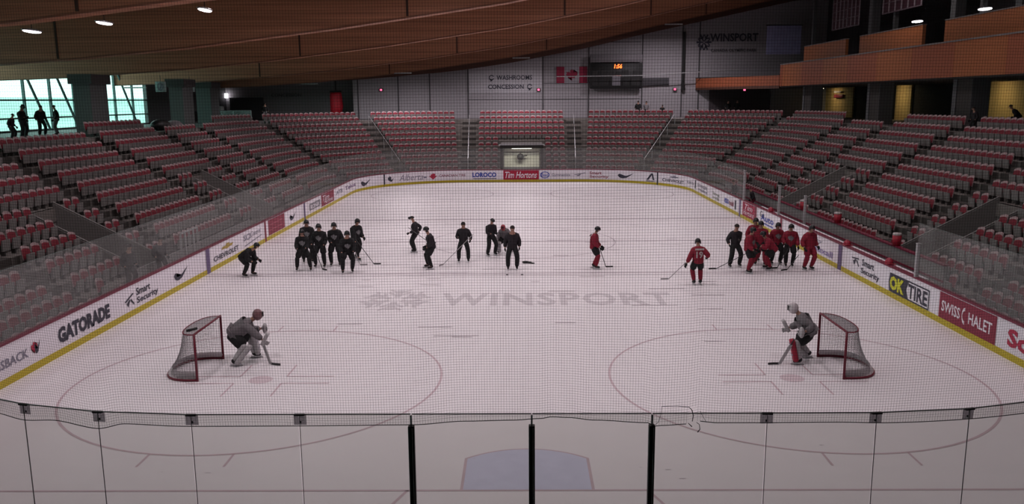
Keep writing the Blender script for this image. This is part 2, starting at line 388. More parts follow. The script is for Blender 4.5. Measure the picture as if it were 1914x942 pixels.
# windowed wall at X=-32
wl = MB(); XW = -32.0
wl.box(XW - .3, XW, -34, 76, -.3, 5.25); wl.box(XW - .3, XW, 58, 76, 5.2, 14)
struct(wl.build('wall_window_side', mat('window_wall', (.12, .125, .13), .8)))
wn = thing('window_1', 'tall glazed wall with pale frames beside the concourse, daylight outside', 'window'); struct(wn)
mb = MB(); mb.box(XW - .06, XW - .04, -34, 58, 5.25, 14); mb.build('pane', M_WGLASS, wn)
mb = MB()
for y in [-30 + 3.05 * k for k in range(29)]: mb.box(XW - .12, XW + .05, y - .06, y + .06, 5.25, 12)
for y in (33.3, 39.6, 43.2, 52.3): mb.tube([(XW + .9, y + 1.6, 5.2), (XW + .3, y, 9.4)], .09, 6)
for z in (7.15, 6.0): mb.box(XW - .12, XW + .05, -34, 58, z - .05, z + .05)
mb.build('window_frame', mat('frame_teal', (.10, .16, .16), .5), wn)
# ground and snowy slope outside the window
mb = MB(); mb.box(-140, XW - .3, -60, 600, -.5, 0.2); mb.face([(-55, -60, .2), (-55, 600, .2), (-80, 600, 7.9), (-80, -60, 7.9)])
struct(mb.build('outside_ground', mat('snowy_slope', (.42, .54, .50), .9, var=.6, scale=.5, stretch=(.2, .08, 4))))
# roof: profile across the hall
PROF = [(-42, 8.0), (-33, 8.25), (-26.9, 8.42), (-20, 8.85), (-14.9, 9.3), (-8, 10.1), (-.8, 11.1), (6, 12.35), (12.2, 13.75), (26.4, 16.7), (36.5, 18.2)]
def zprof(x):
    for (a, za), (b, zb) in zip(PROF, PROF[1:]):
        if x <= b: t = (x - a) / (b - a); return za + (zb - za) * t
    return PROF[-1][1]
XS = [-32.2 + 68.4 * i / 54 for i in range(55)]
XS = sorted(set(XS + [a for a, _ in PROF if -32 < a < 36]))
def beam(y, th, depth, m, name, dz=0, parent=None):
    b = MB(); n = len(XS)
    for x in XS:
        z = zprof(x) + dz
        b.v += [(x, y, z), (x, y + th, z), (x, y + th, z + depth), (x, y, z + depth)]
    for i in range(n - 1):
        for j in range(4):
            b.f.append((4 * i + j, 4 * i + (j + 1) % 4, 4 * i + 4 + (j + 1) % 4, 4 * i + 4 + j)); b.mi.append(0)
    return b.build(name, m, parent)
BEAMS = [-14, -1.5, 11, 23.5, 36, 52.5, 70]
for k, y in enumerate(BEAMS):
    o = struct(beam(y, .9, 3.4, M_WOOD, 'ceiling_beam'))
    beam(y - .03, .08, .07, mat('beam_lip', (.20, .08, .045), .5, var=.3, stretch=(.2, 1, 1)), 'lower_lip', -.03, o)
    jm = MB()
    for x in ([-13.0, 2.5, 18] if k % 2 == 0 else [-20.5, -5, 10, 24]):
        jm.box(x - .05, x + .05, y - .02, y, zprof(x) + .05, zprof(x) + 3.3)
    jm.build('beam_joint', M_DARKWOOD, o)
    if k == len(BEAMS) - 1:
        b = MB(); xs = [x for x in XS if x > -19]
        for x in xs:
            z = zprof(x); h = min(.5, .04 + .035 * (x + 19)); b.v += [(x, y + .05, z), (x, y + .4, z), (x, y + .4, z - h), (x, y + .05, z - h)]
        for i in range(len(xs) - 1):
            for j in range(4): b.f.append((4 * i + j, 4 * i + (j + 1) % 4, 4 * i + 4 + (j + 1) % 4, 4 * i + 4 + j)); b.mi.append(0)
        b.build('edge_trim', mat('edge_trim', (.07, .025, .015), .6), o)
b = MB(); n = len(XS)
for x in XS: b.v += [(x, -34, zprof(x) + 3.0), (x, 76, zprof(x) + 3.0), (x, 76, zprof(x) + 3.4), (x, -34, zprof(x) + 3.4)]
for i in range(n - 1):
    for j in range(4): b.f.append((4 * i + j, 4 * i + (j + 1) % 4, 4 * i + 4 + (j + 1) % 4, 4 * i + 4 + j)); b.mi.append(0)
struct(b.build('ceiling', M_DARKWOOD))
# round downlights under the second beam
for x in (-16.1, -13.69, -10.36, -6.86, -3.2):
    t = thing('downlight', 'white oval downlight hanging under the wooden roof beam', 'light', (x, 14.0, zprof(x) + .04), 0, 'oval downlights under the roof beam')
    a = math.atan2(zprof(x + 1) - zprof(x - 1), 2)
    mb = MB(); mb.ellipsoid((0, 0, .06), (.17, .56, .05), 16, 6); h = mb.build('housing', M_STEEL, t, True)
    mb = MB(); mb.ellipsoid((0, 0, .02), (.14, .5, .045), 16, 6); mb.build('lens', M_LAMP, t, True)
    mb = MB(); mb.tube([(0, 0, .12), (0, 0, 2.98)], .012, 6); mb.build('hanging_rod', M_BLACK, t)
# floodlights added between the beams, above the sight line, to light ice and stands
for y in (17.5, 30, 43.5, 60, 4.5):
    prev = max(b_ for b_ in BEAMS if b_ < y)
    for x in (-18.5, -9.6, -3.2, 3.2, 9.6, 17.5):
        z = min(6.93 + (zprof(x) - 6.93) * (y + 14) / (prev + 14) + .55, zprof(x) + 2.2)
        t = thing('added_floodlight', 'added rectangular lamp, unseen between the wooden roof beams', 'light', (x, y, z), 0, 'added lamps between the beams')
        mb = MB(); mb.box(-.7, .7, -.35, .35, .03, .2); mb.build('housing', M_STEEL, t)
        mb = MB(); mb.box(-.65, .65, -.3, .3, .0, .03); mb.build('lens', mat('added_flood_lens', (.9, .9, .9), emit=(1, .9, .95, 4)), t)
        area('added_flood_lamp', (0, 0, -.02), (1.3, .6), LAMP_W if abs(x) < 12 else LAMP_W * .5, LAMP_COL, 160, (0, 0, 0), t)
# fill lamps added under the roof to brighten far wall, balcony and concourses
for (x, y, z, p, c) in [(-27, 20, 7.9, 30, (.85, 1, .97)), (-27, 45, 7.9, 30, (.85, 1, .97)), (0, 65, 10.7, 640, (1, .9, .96)), (-20, 66, 8.5, 230, (1, .95, .97)), (14, 65, 13.6, 700, (1, .9, .96)), (-11, 65, 9.4, 420, (1, .9, .96)), (21.5, 40, 15.3, 150, (1, .9, .88)), (21.5, 25, 15.3, 110, (1, .9, .88))]:
    t = thing('fill_light', 'added fill light under the roof to brighten walls and concourse', 'light', (x, y, z), 0, 'added fill lights under the roof')
    mb = MB(); mb.box(-.8, .8, -.1, .1, .03, .12); mb.build('housing', M_STEEL, t)
    area('fill_lamp', (0, 0, 0), (1.5, .2), p, c, 170, (0, 0, 0), t)
# ------------------------------------------------------------------ DASHER BOARDS
db = thing('dasher_boards', 'white hockey boards with printed adverts, maroon cap and yellow kick plate around the ice', 'boards')
def ringpart(name, prof, m, s0=YA, s1=YA + LT - .001, parent=db, step=.6):
    mb = MB(); sweep(mb, s0, s1, prof, step, caps=False); return mb.build(name, m, parent)
ringpart('facing', rect(0, .1, 0, 1.03), M_WHITE)
ringpart('cap_rail', rect(-.025, .16, 1.03, 1.085), M_REDCAP)
ringpart('kick_plate', rect(-.014, 0, .0, .19), M_YEL)
# pale stone shelf behind the cap beside the players' bench
ringpart('bench_shelf', rect(.16, .34, 1.0, 1.06), M_WHITE, 101.9, 121, db)
def bar(s0, s1, m, name='stripe', z0=.0, z1=1.03): decal(name, subdiv_rect(1), on_board(s0, s1, z0, z1, .016), m, db)
bar(19.22, 19.62, M_PURPLE); bar(27.1, 27.35, M_DKRED); bar(34.8, 35.1, M_PURPLE); bar(54.45, 54.6, M_INK); bar(79.0, 79.15, M_INK)
bar(98.35, 98.65, M_PURPLE); bar(101.8, 102.05, M_DKRED); bar(106.3, 106.6, M_DKRED); bar(114.1, 114.5, M_PURPLE)
def words(t, s0, s1, z0, z1, m, bold=.02, shear=0, label=None, skew=0): decal('advert_lettering', text_tris(t, bold, shear), on_board(s0, s1, z0, z1, .012, skew), m, db, label)
def shape(nm, polys, s0, s1, z0, z1, m, label=None, off=.012): decal(nm, poly_tris(polys), on_board(s0, s1, z0, z1, off), m, db, label)
def panel(s0, s1, z0, z1, m, label=None): decal('advert_panel', subdiv_rect(6), on_board(s0, s1, z0, z1, .009), m, db, label)
words('#GAMEISBACK', 4.2, 6.72, .42, .68, M_GREYINK, .015)
shape('maple_badge', [LEAF], 6.85, 7.15, .45, .78, M_REDINK); shape('badge_player', [SWOOSH], 7.0, 7.3, .42, .78, M_INK, off=.014)
words('GATORADE', 8.15, 11.1, .34, .80, M_INK, .055)
shape('security_mark', [[(0, .5), (.9, .95), (1, .85), (.1, .42)], [(.2, .3), (.5, .55), (.6, .5), (.35, 0)], [(.6, .45), (.95, 0), (1, .1), (.7, .55)]], 12.1, 12.75, .35, .78, M_INK)
words('Smart', 12.95, 14.0, .60, .85, M_INK); words('Security', 12.95, 14.6, .27, .54, M_INK)
shape('tick_mark', [SWOOSH], 16.0, 17.35, .38, .76, M_INK)
shape('bow_tie_badge', [BOWTIE], 21.0, 22.5, .66, .88, M_GOLD); words('CHEVROLET', 20.05, 23.15, .34, .56, M_INK)
words('SCI', 23.9, 24.9, .56, .84, M_GREYINK); words('Control', 24.9, 26.5, .62, .86, M_GREYINK, .0, .3); shape('underline', [[(0, 0), (1, .8), (1, 1), (0, .25)]], 24.0, 26.6, .3, .5, M_GREYINK)
panel(27.75, 30.7, .22, 1.0, M_DKRED)
for z in (.45, .72): shape('faint_line', [SQ], 28.1, 30.3, z, z + .05, mat('ink_pink', (.40, .12, .16)))
shape('tick_mark', [SWOOSH], 31.7, 33.05, .40, .78, M_INK)
panel(36.1, 38.9, .38, .80, mat('panel_grey', (.25, .24, .27))); words('RONA', 36.4, 38.6, .45, .7, M_WHITE)
panel(39.2, 42.9, .25, 1.0, M_DKRED); words('Tim', 39.6, 41.4, .55, .9, M_WHITE, 0, .3); words('Hortons', 40, 42.6, .35, .6, M_WHITE, 0, .3)
words('ATB', 43.6, 45.7, .50, .78, M_GREYINK); words('Telus', 46.6, 50.2, .50, .78, mat('ink_purple', (.20, .12, .25)))
shape('tick_mark', [SWOOSH], 51.3, 52.85, .32, .82, M_INK)
shape('maple_badge', [LEAF], 54.9, 55.3, .4, .85, M_INK); shape('badge_player', [SWOOSH], 55.1, 55.6, .35, .7, M_INK, off=.014)
words('Alberta', 56.1, 58.4, .34, .86, M_GREYINK, 0, .35); shape('small_square', [SQ], 58.45, 58.7, .45, .6, M_GREYINK)
shape('red_triangle', [[(0, 1), (1, 1), (.5, 0)]], 58.9, 59.65, .3, .62, M_REDINK); shape('green_leaf', [LEAF], 59.05, 59.5, .5, .85, M_REDINK, off=.014)
words('CANADIAN TIRE', 59.8, 62.1, .50, .72, mat('ink_brown', (.25, .08, .12)))
words('LOROCO', 62.68, 64.75, .42, .84, M_BLUEINK, .05); shape('underline', [SQ], 62.75, 64.75, .28, .33, M_INK)
panel(65.35, 68.4, .20, 1.0, mat('panel_red', (.40, .012, .045))); words('Tim Hortons', 65.5, 68.25, .33, .88, M_WHITE, .015, .3)
shape('blue_oval', annulus(.5, .5, .5, .5, .1), 68.5, 69.32, .30, .88, M_BLUEINK); words('Esso', 68.62, 69.2, .45, .72, M_BLUEINK, .02)
words('Gymnastics', 69.5, 71.1, .42, .70, M_GREYINK); shape('security_mark', [[(0, .4), (.9, .95), (1, .8), (.1, .3)], [(.2, .2), (.5, .5), (.6, .4), (.35, 0)]], 71.4, 72.45, .45, .8, M_GREYINK)
words('Smart', 72.75, 73.8, .62, .88, M_DKRED); words('Security', 72.75, 74.4, .28, .55, M_DKRED)
shape('tick_mark', [SWOOSH], 75.2, 76.7, .36, .82, M_INK)
shape('arch_mark', [[(0, 0), (.55, 1), (.8, 1), (.25, 0)], [(.6, 1), (.8, 1), (1, 0), (.8, 0)], [(0, -.2), (1, -.2), (1, -.1), (0, -.1)]], 77.9, 78.75, .35, .9, M_INK)
shape('bow_tie_badge', [BOWTIE], 80.5, 81.7, .70, .90, M_GREYINK); words('CHEVROLET', 79.6, 82.6, .36, .60, M_INK)
words('KUBOTA', 83.2, 85.1, .52, .72, M_GREYINK); bar(85.5, 85.85, M_INK, 'joint_post', .35, .95)
words('DYNALIFE', 86.5, 89.7, .60, .82, M_GREYINK); words('medical', 86.8, 89.7, .34, .54, M_GREYINK)
words('Servus', 91.3, 93.3, .55, .78, mat('ink_green', (.28, .30, .26))); words('credit', 91.4, 93.3, .30, .50, mat('ink_green', (.2, .3, .2)))
words('esso', 94.7, 95.8, .40, .72, M_BLUEINK); words('mobil', 95.9, 97.0, .40, .72, M_DKRED); bar(97.3, 97.6, M_INK, 'joint_post', .30, .85)
panel(99.1, 101.7, .18, 1.0, mat('panel_red2', (.36, .03, .07))); words('Tim', 99.6, 101.2, .6, .92, M_WHITE, 0, .3); words('Hortons', 99.3, 101.5, .3, .58, M_WHITE, 0, .3)
words('Go', 102.7, 103.5, .62, .92, M_INK, 0, .2); words('Auto', 102.9, 105.2, .45, .80, M_BLUEINK); shape('underline', [SQ], 103.1, 105.2, .3, .36, M_BLUEINK)
words('City', 110.6, 112.3, .66, .88, M_GREYINK, 0, .2); words('Rexall', 111.2, 113.5, .30, .56, mat('ink_lilac', (.30, .24, .45)))
shape('security_mark', [[(0, .8), (.9, .95), (1, .85), (.1, .7)], [(.2, .5), (.5, .75), (.6, .7), (.35, .1)], [(.6, .6), (.95, .1), (1, .2), (.7, .7)]], 115.5, 116.25, .45, .85, M_INK)
words('Smart', 116.5, 117.6, .62, .88, M_INK); words('Security', 116.45, 118.1, .26, .54, M_INK)
shape('tyre_badge', [[(.02, 1), (.5, 1), (.44, .5), (.50, 0), (.02, 0), (0, .5)]], 118.9, 121.85, .20, .86, M_INK, 'black and yellow tyre shop badge', .011)
shape('tyre_badge_border', [[(.50, 1), (1, 1), (1, 0), (.50, 0), (.445, .5)]], 118.9, 121.85, .20, .86, M_INK, off=.011)
shape('tyre_badge_field', [[(.515, .93), (.985, .93), (.985, .07), (.515, .07), (.465, .5)]], 118.9, 121.85, .20, .86, M_WHITE, off=.014)
decal('advert_lettering', text_tris('OK', .06), on_board(119.0, 120.1, .28, .78, .018), M_YELINK, db); decal('advert_lettering', text_tris('TIRE', .03), on_board(120.4, 121.75, .29, .77, .018), M_INK, db)
panel(122.5, 125.65, .17, 1.0, M_DKRED, 'maroon restaurant advert panel'); words('SWISS', 122.65, 123.75, .42, .76, M_WHITE); words('HALET', 124.22, 125.45, .42, .76, M_WHITE)
shape('tall_letter', annulus(1, .5, 1, .5, .2, 12, PI * .5, PI * 1.5), 123.85, 124.02, .33, .84, M_WHITE, off=.014)
words('Scotiabank', 126.2, 130.6, .36, .86, M_REDINK, .04)
# ------------------------------------------------------------------ PLEXI around the rink
CLIPF = glassy('clip_film', (.55, .54, .56), .02)
def pane_thing(s0, s1, z0, z1, m, label, group, cat='glass pane', clip=False, th=.012, lip=None, d=.05):
    xa, ya = ring(s0 + .008, d); xb, yb = ring(s1 - .008, d)
    t = thing('glass_shield', label, cat, ((xa + xb) / 2, (ya + yb) / 2, z0), 0, group)
    a = math.atan2(yb - ya, xb - xa); w = math.hypot(xb - xa, yb - ya); t.rotation_euler = (0, 0, a)
    mb = MB(); mb.box(-w / 2, w / 2, -th / 2, th / 2, 0, z1 - z0); mb.build('pane', m, t)
    mb = MB(); e = lip or .012
    mb.box(-w / 2, w / 2, -th / 2 - .003, th / 2 + .003, z1 - z0, z1 - z0 + e); mb.build('top_edge', mat('pane_edge', (.10, .12, .115), .4), t)
    if clip:
        mb = MB(); mb.box(w / 2 - .07, w / 2 + .07, -.02, .02, z1 - z0 - .012, z1 - z0 + .012); mb.k = 2; mb.box(w / 2 - .003, w / 2 + .004, -.006, .006, 0, z1 - z0 - .02); mb.k = 0; mb.box(w / 2 - .012, w / 2 + .012, -.035, -.03, z1 - z0 - .13, z1 - z0 - .10)
        mb.k = 1; mb.box(w / 2 - .085, w / 2 + .085, -.028, -.02, z1 - z0 - .15, z1 - z0 - .012)
        mb.build('clip', [M_BLACK, CLIPF, mat('seam_grey', (.09, .09, .095), .5)], t)
    return t
GZ = 2.78
side_sets = [(YA - .35, left_s(49.3), 'clear plexiglass pane standing on the boards along the windowed stand', 'panes along the windowed stand'),
    (left_s(49.3), far_s(-4.4) - .1, 'clear plexiglass pane in the far curve beside the windowed stand', 'panes in the far curve by the windows'),
    (far_s(-4.4) - .1, far_s(4.5), 'clear plexiglass pane in front of the far ice entrance', 'panes at the far end'),
    (far_s(4.5), right_s(49), 'clear plexiglass pane in the far curve below the balcony end', 'panes in the far curve by the balcony'),
    (right_s(49), right_s(34.8), 'clear plexiglass pane beyond the players bench opening', 'panes beyond the players bench'),
    (right_s(13.2), right_s(4), 'clear plexiglass pane on the boards above the tyre and restaurant adverts', 'panes above the tyre and restaurant adverts')]
for a, b, lab, grp in side_sets:
    n = max(1, round((b - a) / 1.75))
    for k in range(n): pane_thing(a + (b - a) * k / n, a + (b - a) * (k + 1) / n, 1.085, 2.85, M_GLASS_S, lab, grp)
# near end panes with posts and clips; offset from SN, positive = towards the windowed stand
seam = [9.9, 8.5, 7.13, 5.9, 4.57, 3.1, 1.58, -.04, -1.65, -3.19, -4.65, -5.96, -7.4, -8.9]
for k in range(len(seam) - 1):
    a, b = SN + seam[k + 1], SN + seam[k]
    who = {6: 'near clear pane between the first and middle black posts, crease behind', 7: 'near plexiglass pane between the middle and last black posts', 5: 'near clear pane ending at the first black post', 8: 'near plexiglass pane ending at the black post below the torn net'}.get(k, 'tall near clear pane with a dark clip at its top corner')
    cl = k not in (6, 7, 8)
    pane_thing(a, b, 1.085, GZ, M_GLASS_N, who, 'near panes with corner clips' if who.startswith('tall') else None, clip=cl)
for off, lab in ((1.58, 'black steel glass post in front of the ice, nearest the windowed stand'), (-.04, 'black steel glass post standing in front of the blue crease'), (-1.65, 'black steel glass post below the torn net patch')):
    x, y = ring(SN + off, .09)
    t = thing('glass_post', lab, 'post', (x, y, 1.07), 0, None)
    me = bevel_box(.082, .09, GZ - 1.07 - .14, .008, 1); o = link('post_body', me, M_BLACK, t, (0, 0, (GZ - 1.07 - .14) / 2))
    mb = MB(); mb.box(.012, .022, -.048, -.044, 0, GZ - 1.23); mb.build('reflector_strip', M_ALU, t)
    mb = MB(); mb.box(-.012, .012, -.02, .02, GZ - 1.21, GZ - 1.06); mb.build('top_pin', M_ALU, t)
# ------------------------------------------------------------------ PROTECTIVE NETTING (real cords)
HEM = [(9.6, 2.66), (7.5, 2.645), (7.03, 2.602), (6.46, 2.654), (5.84, 2.587), (5.4, 2.68), (4.53, 2.662), (3.08, 2.665), (1.57, 2.676), (.85, 2.727), (.21, 2.74), (-.16, 2.762), (-.3, 2.785), (-.52, 2.775), (-.87, 2.737), (-1.59, 2.697), (-1.67, 2.65), (-1.8, 2.659), (-2.16, 2.68), (-2.23, 2.72), (-2.51, 2.694), (-3.15, 2.692), (-4.08, 2.697), (-4.79, 2.684), (-5.87, 2.687), (-6.77, 2.69), (-9.6, 2.7)]
def hem(o):
    for (a, za), (b, zb) in zip(HEM, HEM[1:]):
        if o >= b: t = (o - a) / (b - a); t = t * t * (3 - 2 * t); return za + (zb - za) * t
    return HEM[-1][1]
CELL = .0362
def net_pt(o, z):
    dmp = max(0, min(1, (z - 2.6) / 1.5))
    x, y = ring(SN + o, .155 + .08 * dmp + .02 * math.sin(o * 2.1) * dmp); return Vector((x, y, z))
nt = thing('safety_net', 'fine black safety netting hanging behind the near end glass from the roof', 'net')
mb = MB(); w = .0012; NT = 11.0
def ribbon(P, w, wz=None):
    """thin four-sided cord through points P, horizontal or vertical"""
    wz = wz or w; b = len(mb.v)
    for i, p in enumerate(P):
        t = P[min(i + 1, len(P) - 1)] - P[max(i - 1, 0)]; t.normalize()
        a = t.cross(Vector((0, 0, 1)))
        if a.length < .3: a = Vector((1, 0, 0))
        a.normalize(); c = t.cross(a)
        for q in (a * w + c * 0, c * w, a * -w, c * -w): mb.v.append(tuple(p + q))
    for i in range(len(P) - 1):
        for k in range(4): mb.f.append((b + 4 * i + k, b + 4 * i + (k + 1) % 4, b + 4 * i + 4 + (k + 1) % 4, b + 4 * i + 4 + k)); mb.mi.append(0)
nv = int(18.6 / CELL)
for i in range(nv + 1):
    o = -9.3 + i * CELL
    lo_ = 2.93 if -2.23 < o < -2.13 else hem(o)
    ribbon([net_pt(o, lo_ + (NT - lo_) * (k / 7) ** 1.5) for k in range(8)], w)
nh = int((NT - 2.7) / CELL)
for j in range(1, nh):
    base = 2.7 + j * CELL; P = []
    for k in range(125):
        o = -9.3 + 18.6 * k / 124; f = max(0, 1 - (base - 2.7) / 2.2)
        wav = (hem(o) - 2.69) * f + .018 * math.sin(o * PI / 1.53) * max(0, 1 - (base - 2.7) / 5)
        P.append(net_pt(o, base + wav))
    ribbon(P, w)
mb.build('mesh_panel', M_ROPE, nt)['kind'] = 'stuff'
mb = MB(); P = [net_pt(9.3 - 18.6 * k / 400, hem(9.3 - 18.6 * k / 400)) for k in range(401)]
cut = [k for k in range(401) if -2.25 < 9.3 - 18.6 * k / 400 < -2.1]
mb.tube(P[:cut[0]], .006, 5); mb.tube(P[cut[-1] + 1:], .006, 5); mb.build('hem_rope', M_ROPE, nt)
mb = MB()
mb.tube([net_pt(-2.17, 2.72) + Vector((0, -.01, 0)), net_pt(-2.18, 2.8) + Vector((0, -.01, 0)), net_pt(-2.16, 2.88) + Vector((0, -.01, 0)), net_pt(-2.12, 2.925) + Vector((0, -.01, 0)), net_pt(-1.97, 2.935), net_pt(-1.76, 2.93), net_pt(-1.75, 2.8), net_pt(-1.72, 2.70), net_pt(-1.67, 2.66)], [.005, .006, .006, .005, .0035, .0035, .003, .003, .003], 5)
mb.tube([net_pt(-2.23, 2.70), net_pt(-2.27, 2.67), net_pt(-2.28, 2.6), net_pt(-2.25, 2.56)], [.004, .0045, .005, .008], 5)
mb.tube([net_pt(-2.12, 2.69), net_pt(-2.17, 2.64)], [.004, .008], 5)
mb.tube([net_pt(-2.27, 2.86), net_pt(-2.36, 2.70)], .0025, 5)
mb.build('mending_cord', M_ROPE, nt)
# ------------------------------------------------------------------ GOALS (standing across the ice)
def goal(loc, rz, lab):
    """local: mouth opening towards +x, width along y"""
    t = thing('hockey_goal', lab, 'goal', loc, rz)
    W_, H_ = .93, 1.22
    mb = MB(); mb.tube([(0, -W_, 0), (0, -W_, H_), (0, W_, H_), (0, W_, 0)], .032, 8); mb.build('red_frame', M_GFRAME, t, True)
    n = 18
    base = [Vector((-1.02 * math.sin(PI * k / n) ** .7, -W_ * math.cos(PI * k / n) * (1 + .08 * math.sin(PI * k / n)), .03)) for k in range(n + 1)]
    top = [Vector((-.48 * math.sin(PI * k / n) ** .6, -W_ * math.cos(PI * k / n), H_ - .01)) for k in range(n + 1)]
    mb = MB(); mb.tube(base, .03, 8); mb.build('base_frame', M_GFRAME, t, True)
    mb = MB(); mb.tube(top, .016, 6); mb.build('top_frame', M_GFRAME, t, True)
    mb = MB()
    for k in range(n):
        a, b = base[k], base[k + 1]; mb.face([a + Vector((0, 0, .03)), b + Vector((0, 0, .03)), b * .9 + Vector((0, 0, .2)), a * .9 + Vector((0, 0, .2))])
    mb.build('skirt', M_SKIRT, t)
    mb = MB()
    def pt(u, v):
        k = u * n; i = min(n - 1, int(k)); f = k - i
        b = base[i].lerp(base[i + 1], f); c = top[i].lerp(top[i + 1], f); s = v ** .75 if False else v
        p = b.lerp(c, s); bulge = -.10 * math.sin(PI * v); p.x += -bulge * math.sin(PI * u); return p
    nu, nvv = 52, 24
    for i in range(nu + 1): mb.tube([pt(i / nu, j / 6) for j in range(7)], .0045, 3, False)
    for j in range(1, nvv): mb.tube([pt(i / 26, j / nvv) for i in range(27)], .0045, 3, False)
    for i in range(-17, 18):   # roof
        y = i / 18 * W_; u = math.acos(-y / W_) / PI; mb.tube([(0, y, H_), pt(u, 1)], .0045, 3, False)
    for i in range(1, 9):
        x = -.48 * i / 9; yy = [p for p in top if p.x <= x]
        if len(yy) > 1: mb.tube([(x, yy[0].y, H_), (x, yy[-1].y, H_)], .0045, 3, False)
    mb.build('netting', M_GNET, t)['kind'] = 'stuff'
    return t
goal((-8.28, 6.93, 0), 0, 'red framed hockey goal with grey netting beside the goalie in black pants')
goal((7.97, 6.93, 0), PI, 'red framed hockey goal with the goalie leaning at its far post')
mb = MB(); mb.tube([(-.16, 0, 0), (.13, 0, 0)], .035, 10)   # water bottle on the first goal
o = mb.build('water_bottle', M_BLACK, None, True, (-8.45, 6.35, 1.262)); o.rotation_euler = (0, 0, 1.0); tag(o, 'black water bottle lying on top of the goal net', 'bottle')
# ------------------------------------------------------------------ PEOPLE
BAKE = []
def skin(name, V, E_, Rd, m, parent, sub=1):
    me = bpy.data.meshes.new(name); me.from_pydata([tuple(v) for v in V], E_, []); me.update()
    o = link(name, me, None, parent); md = o.modifiers.new('s', 'SKIN'); md.use_smooth_shade = True
    for i, r in enumerate(Rd):
        sv = me.skin_vertices[0].data[i]; sv.radius = r if isinstance(r, tuple) else (r, r); sv.use_root = (i == 0)
    if sub: sd = o.modifiers.new('d', 'SUBSURF'); sd.levels = sub; sd.render_levels = sub
    BAKE.append((o, m)); return o
def ik(a, b, l1, l2, pole):
    d = b - a; L_ = min(d.length, (l1 + l2) * .999); d.normalize(); x = (l1 * l1 - l2 * l2 + L_ * L_) / (2 * L_); h = math.sqrt(max(0, l1 * l1 - x * x))
    p = Vector(pole); p = p - d * p.dot(d); p.normalize(); return a + d * x + p * h
def hand(name, w, dirn, side, m, parent, sc_=1.0, curl=.8):
    """glove / hand with palm, four fingers and thumb; w = wrist, dirn = forearm direction"""
    d = Vector(dirn).normalized(); inn = Vector((-side, .3, 0)); inn = (inn - d * inn.dot(d)).normalized(); wid = d.cross(inn).normalized()
    V = [w - d * .03 * sc_, w + d * .045 * sc_]; E_ = [(0, 1)]; Rd = [(.045 * sc_, .035 * sc_), (.05 * sc_, .034 * sc_)]
    for k in range(4):
        q = w + d * .09 * sc_ + wid * (k - 1.5) * .026 * sc_; b = len(V); ln = (.030, .036, .034, .026)[k] * sc_
        V += [q, q + d * ln + inn * ln * curl, q + d * ln * .6 + inn * ln * 2.0 * curl]; E_ += [(1, b), (b, b + 1), (b + 1, b + 2)]; Rd += [.0135 * sc_, .013 * sc_, .011 * sc_]
    b = len(V); q = w + d * .03 * sc_ - wid * .045 * sc_ + inn * .01; V += [q, q + d * .04 * sc_ + inn * .035 * sc_]; E_ += [(1, b), (b, b + 1)]; Rd += [.016 * sc_, .013 * sc_]
    return skin(name, V, E_, Rd, m, parent, 1)
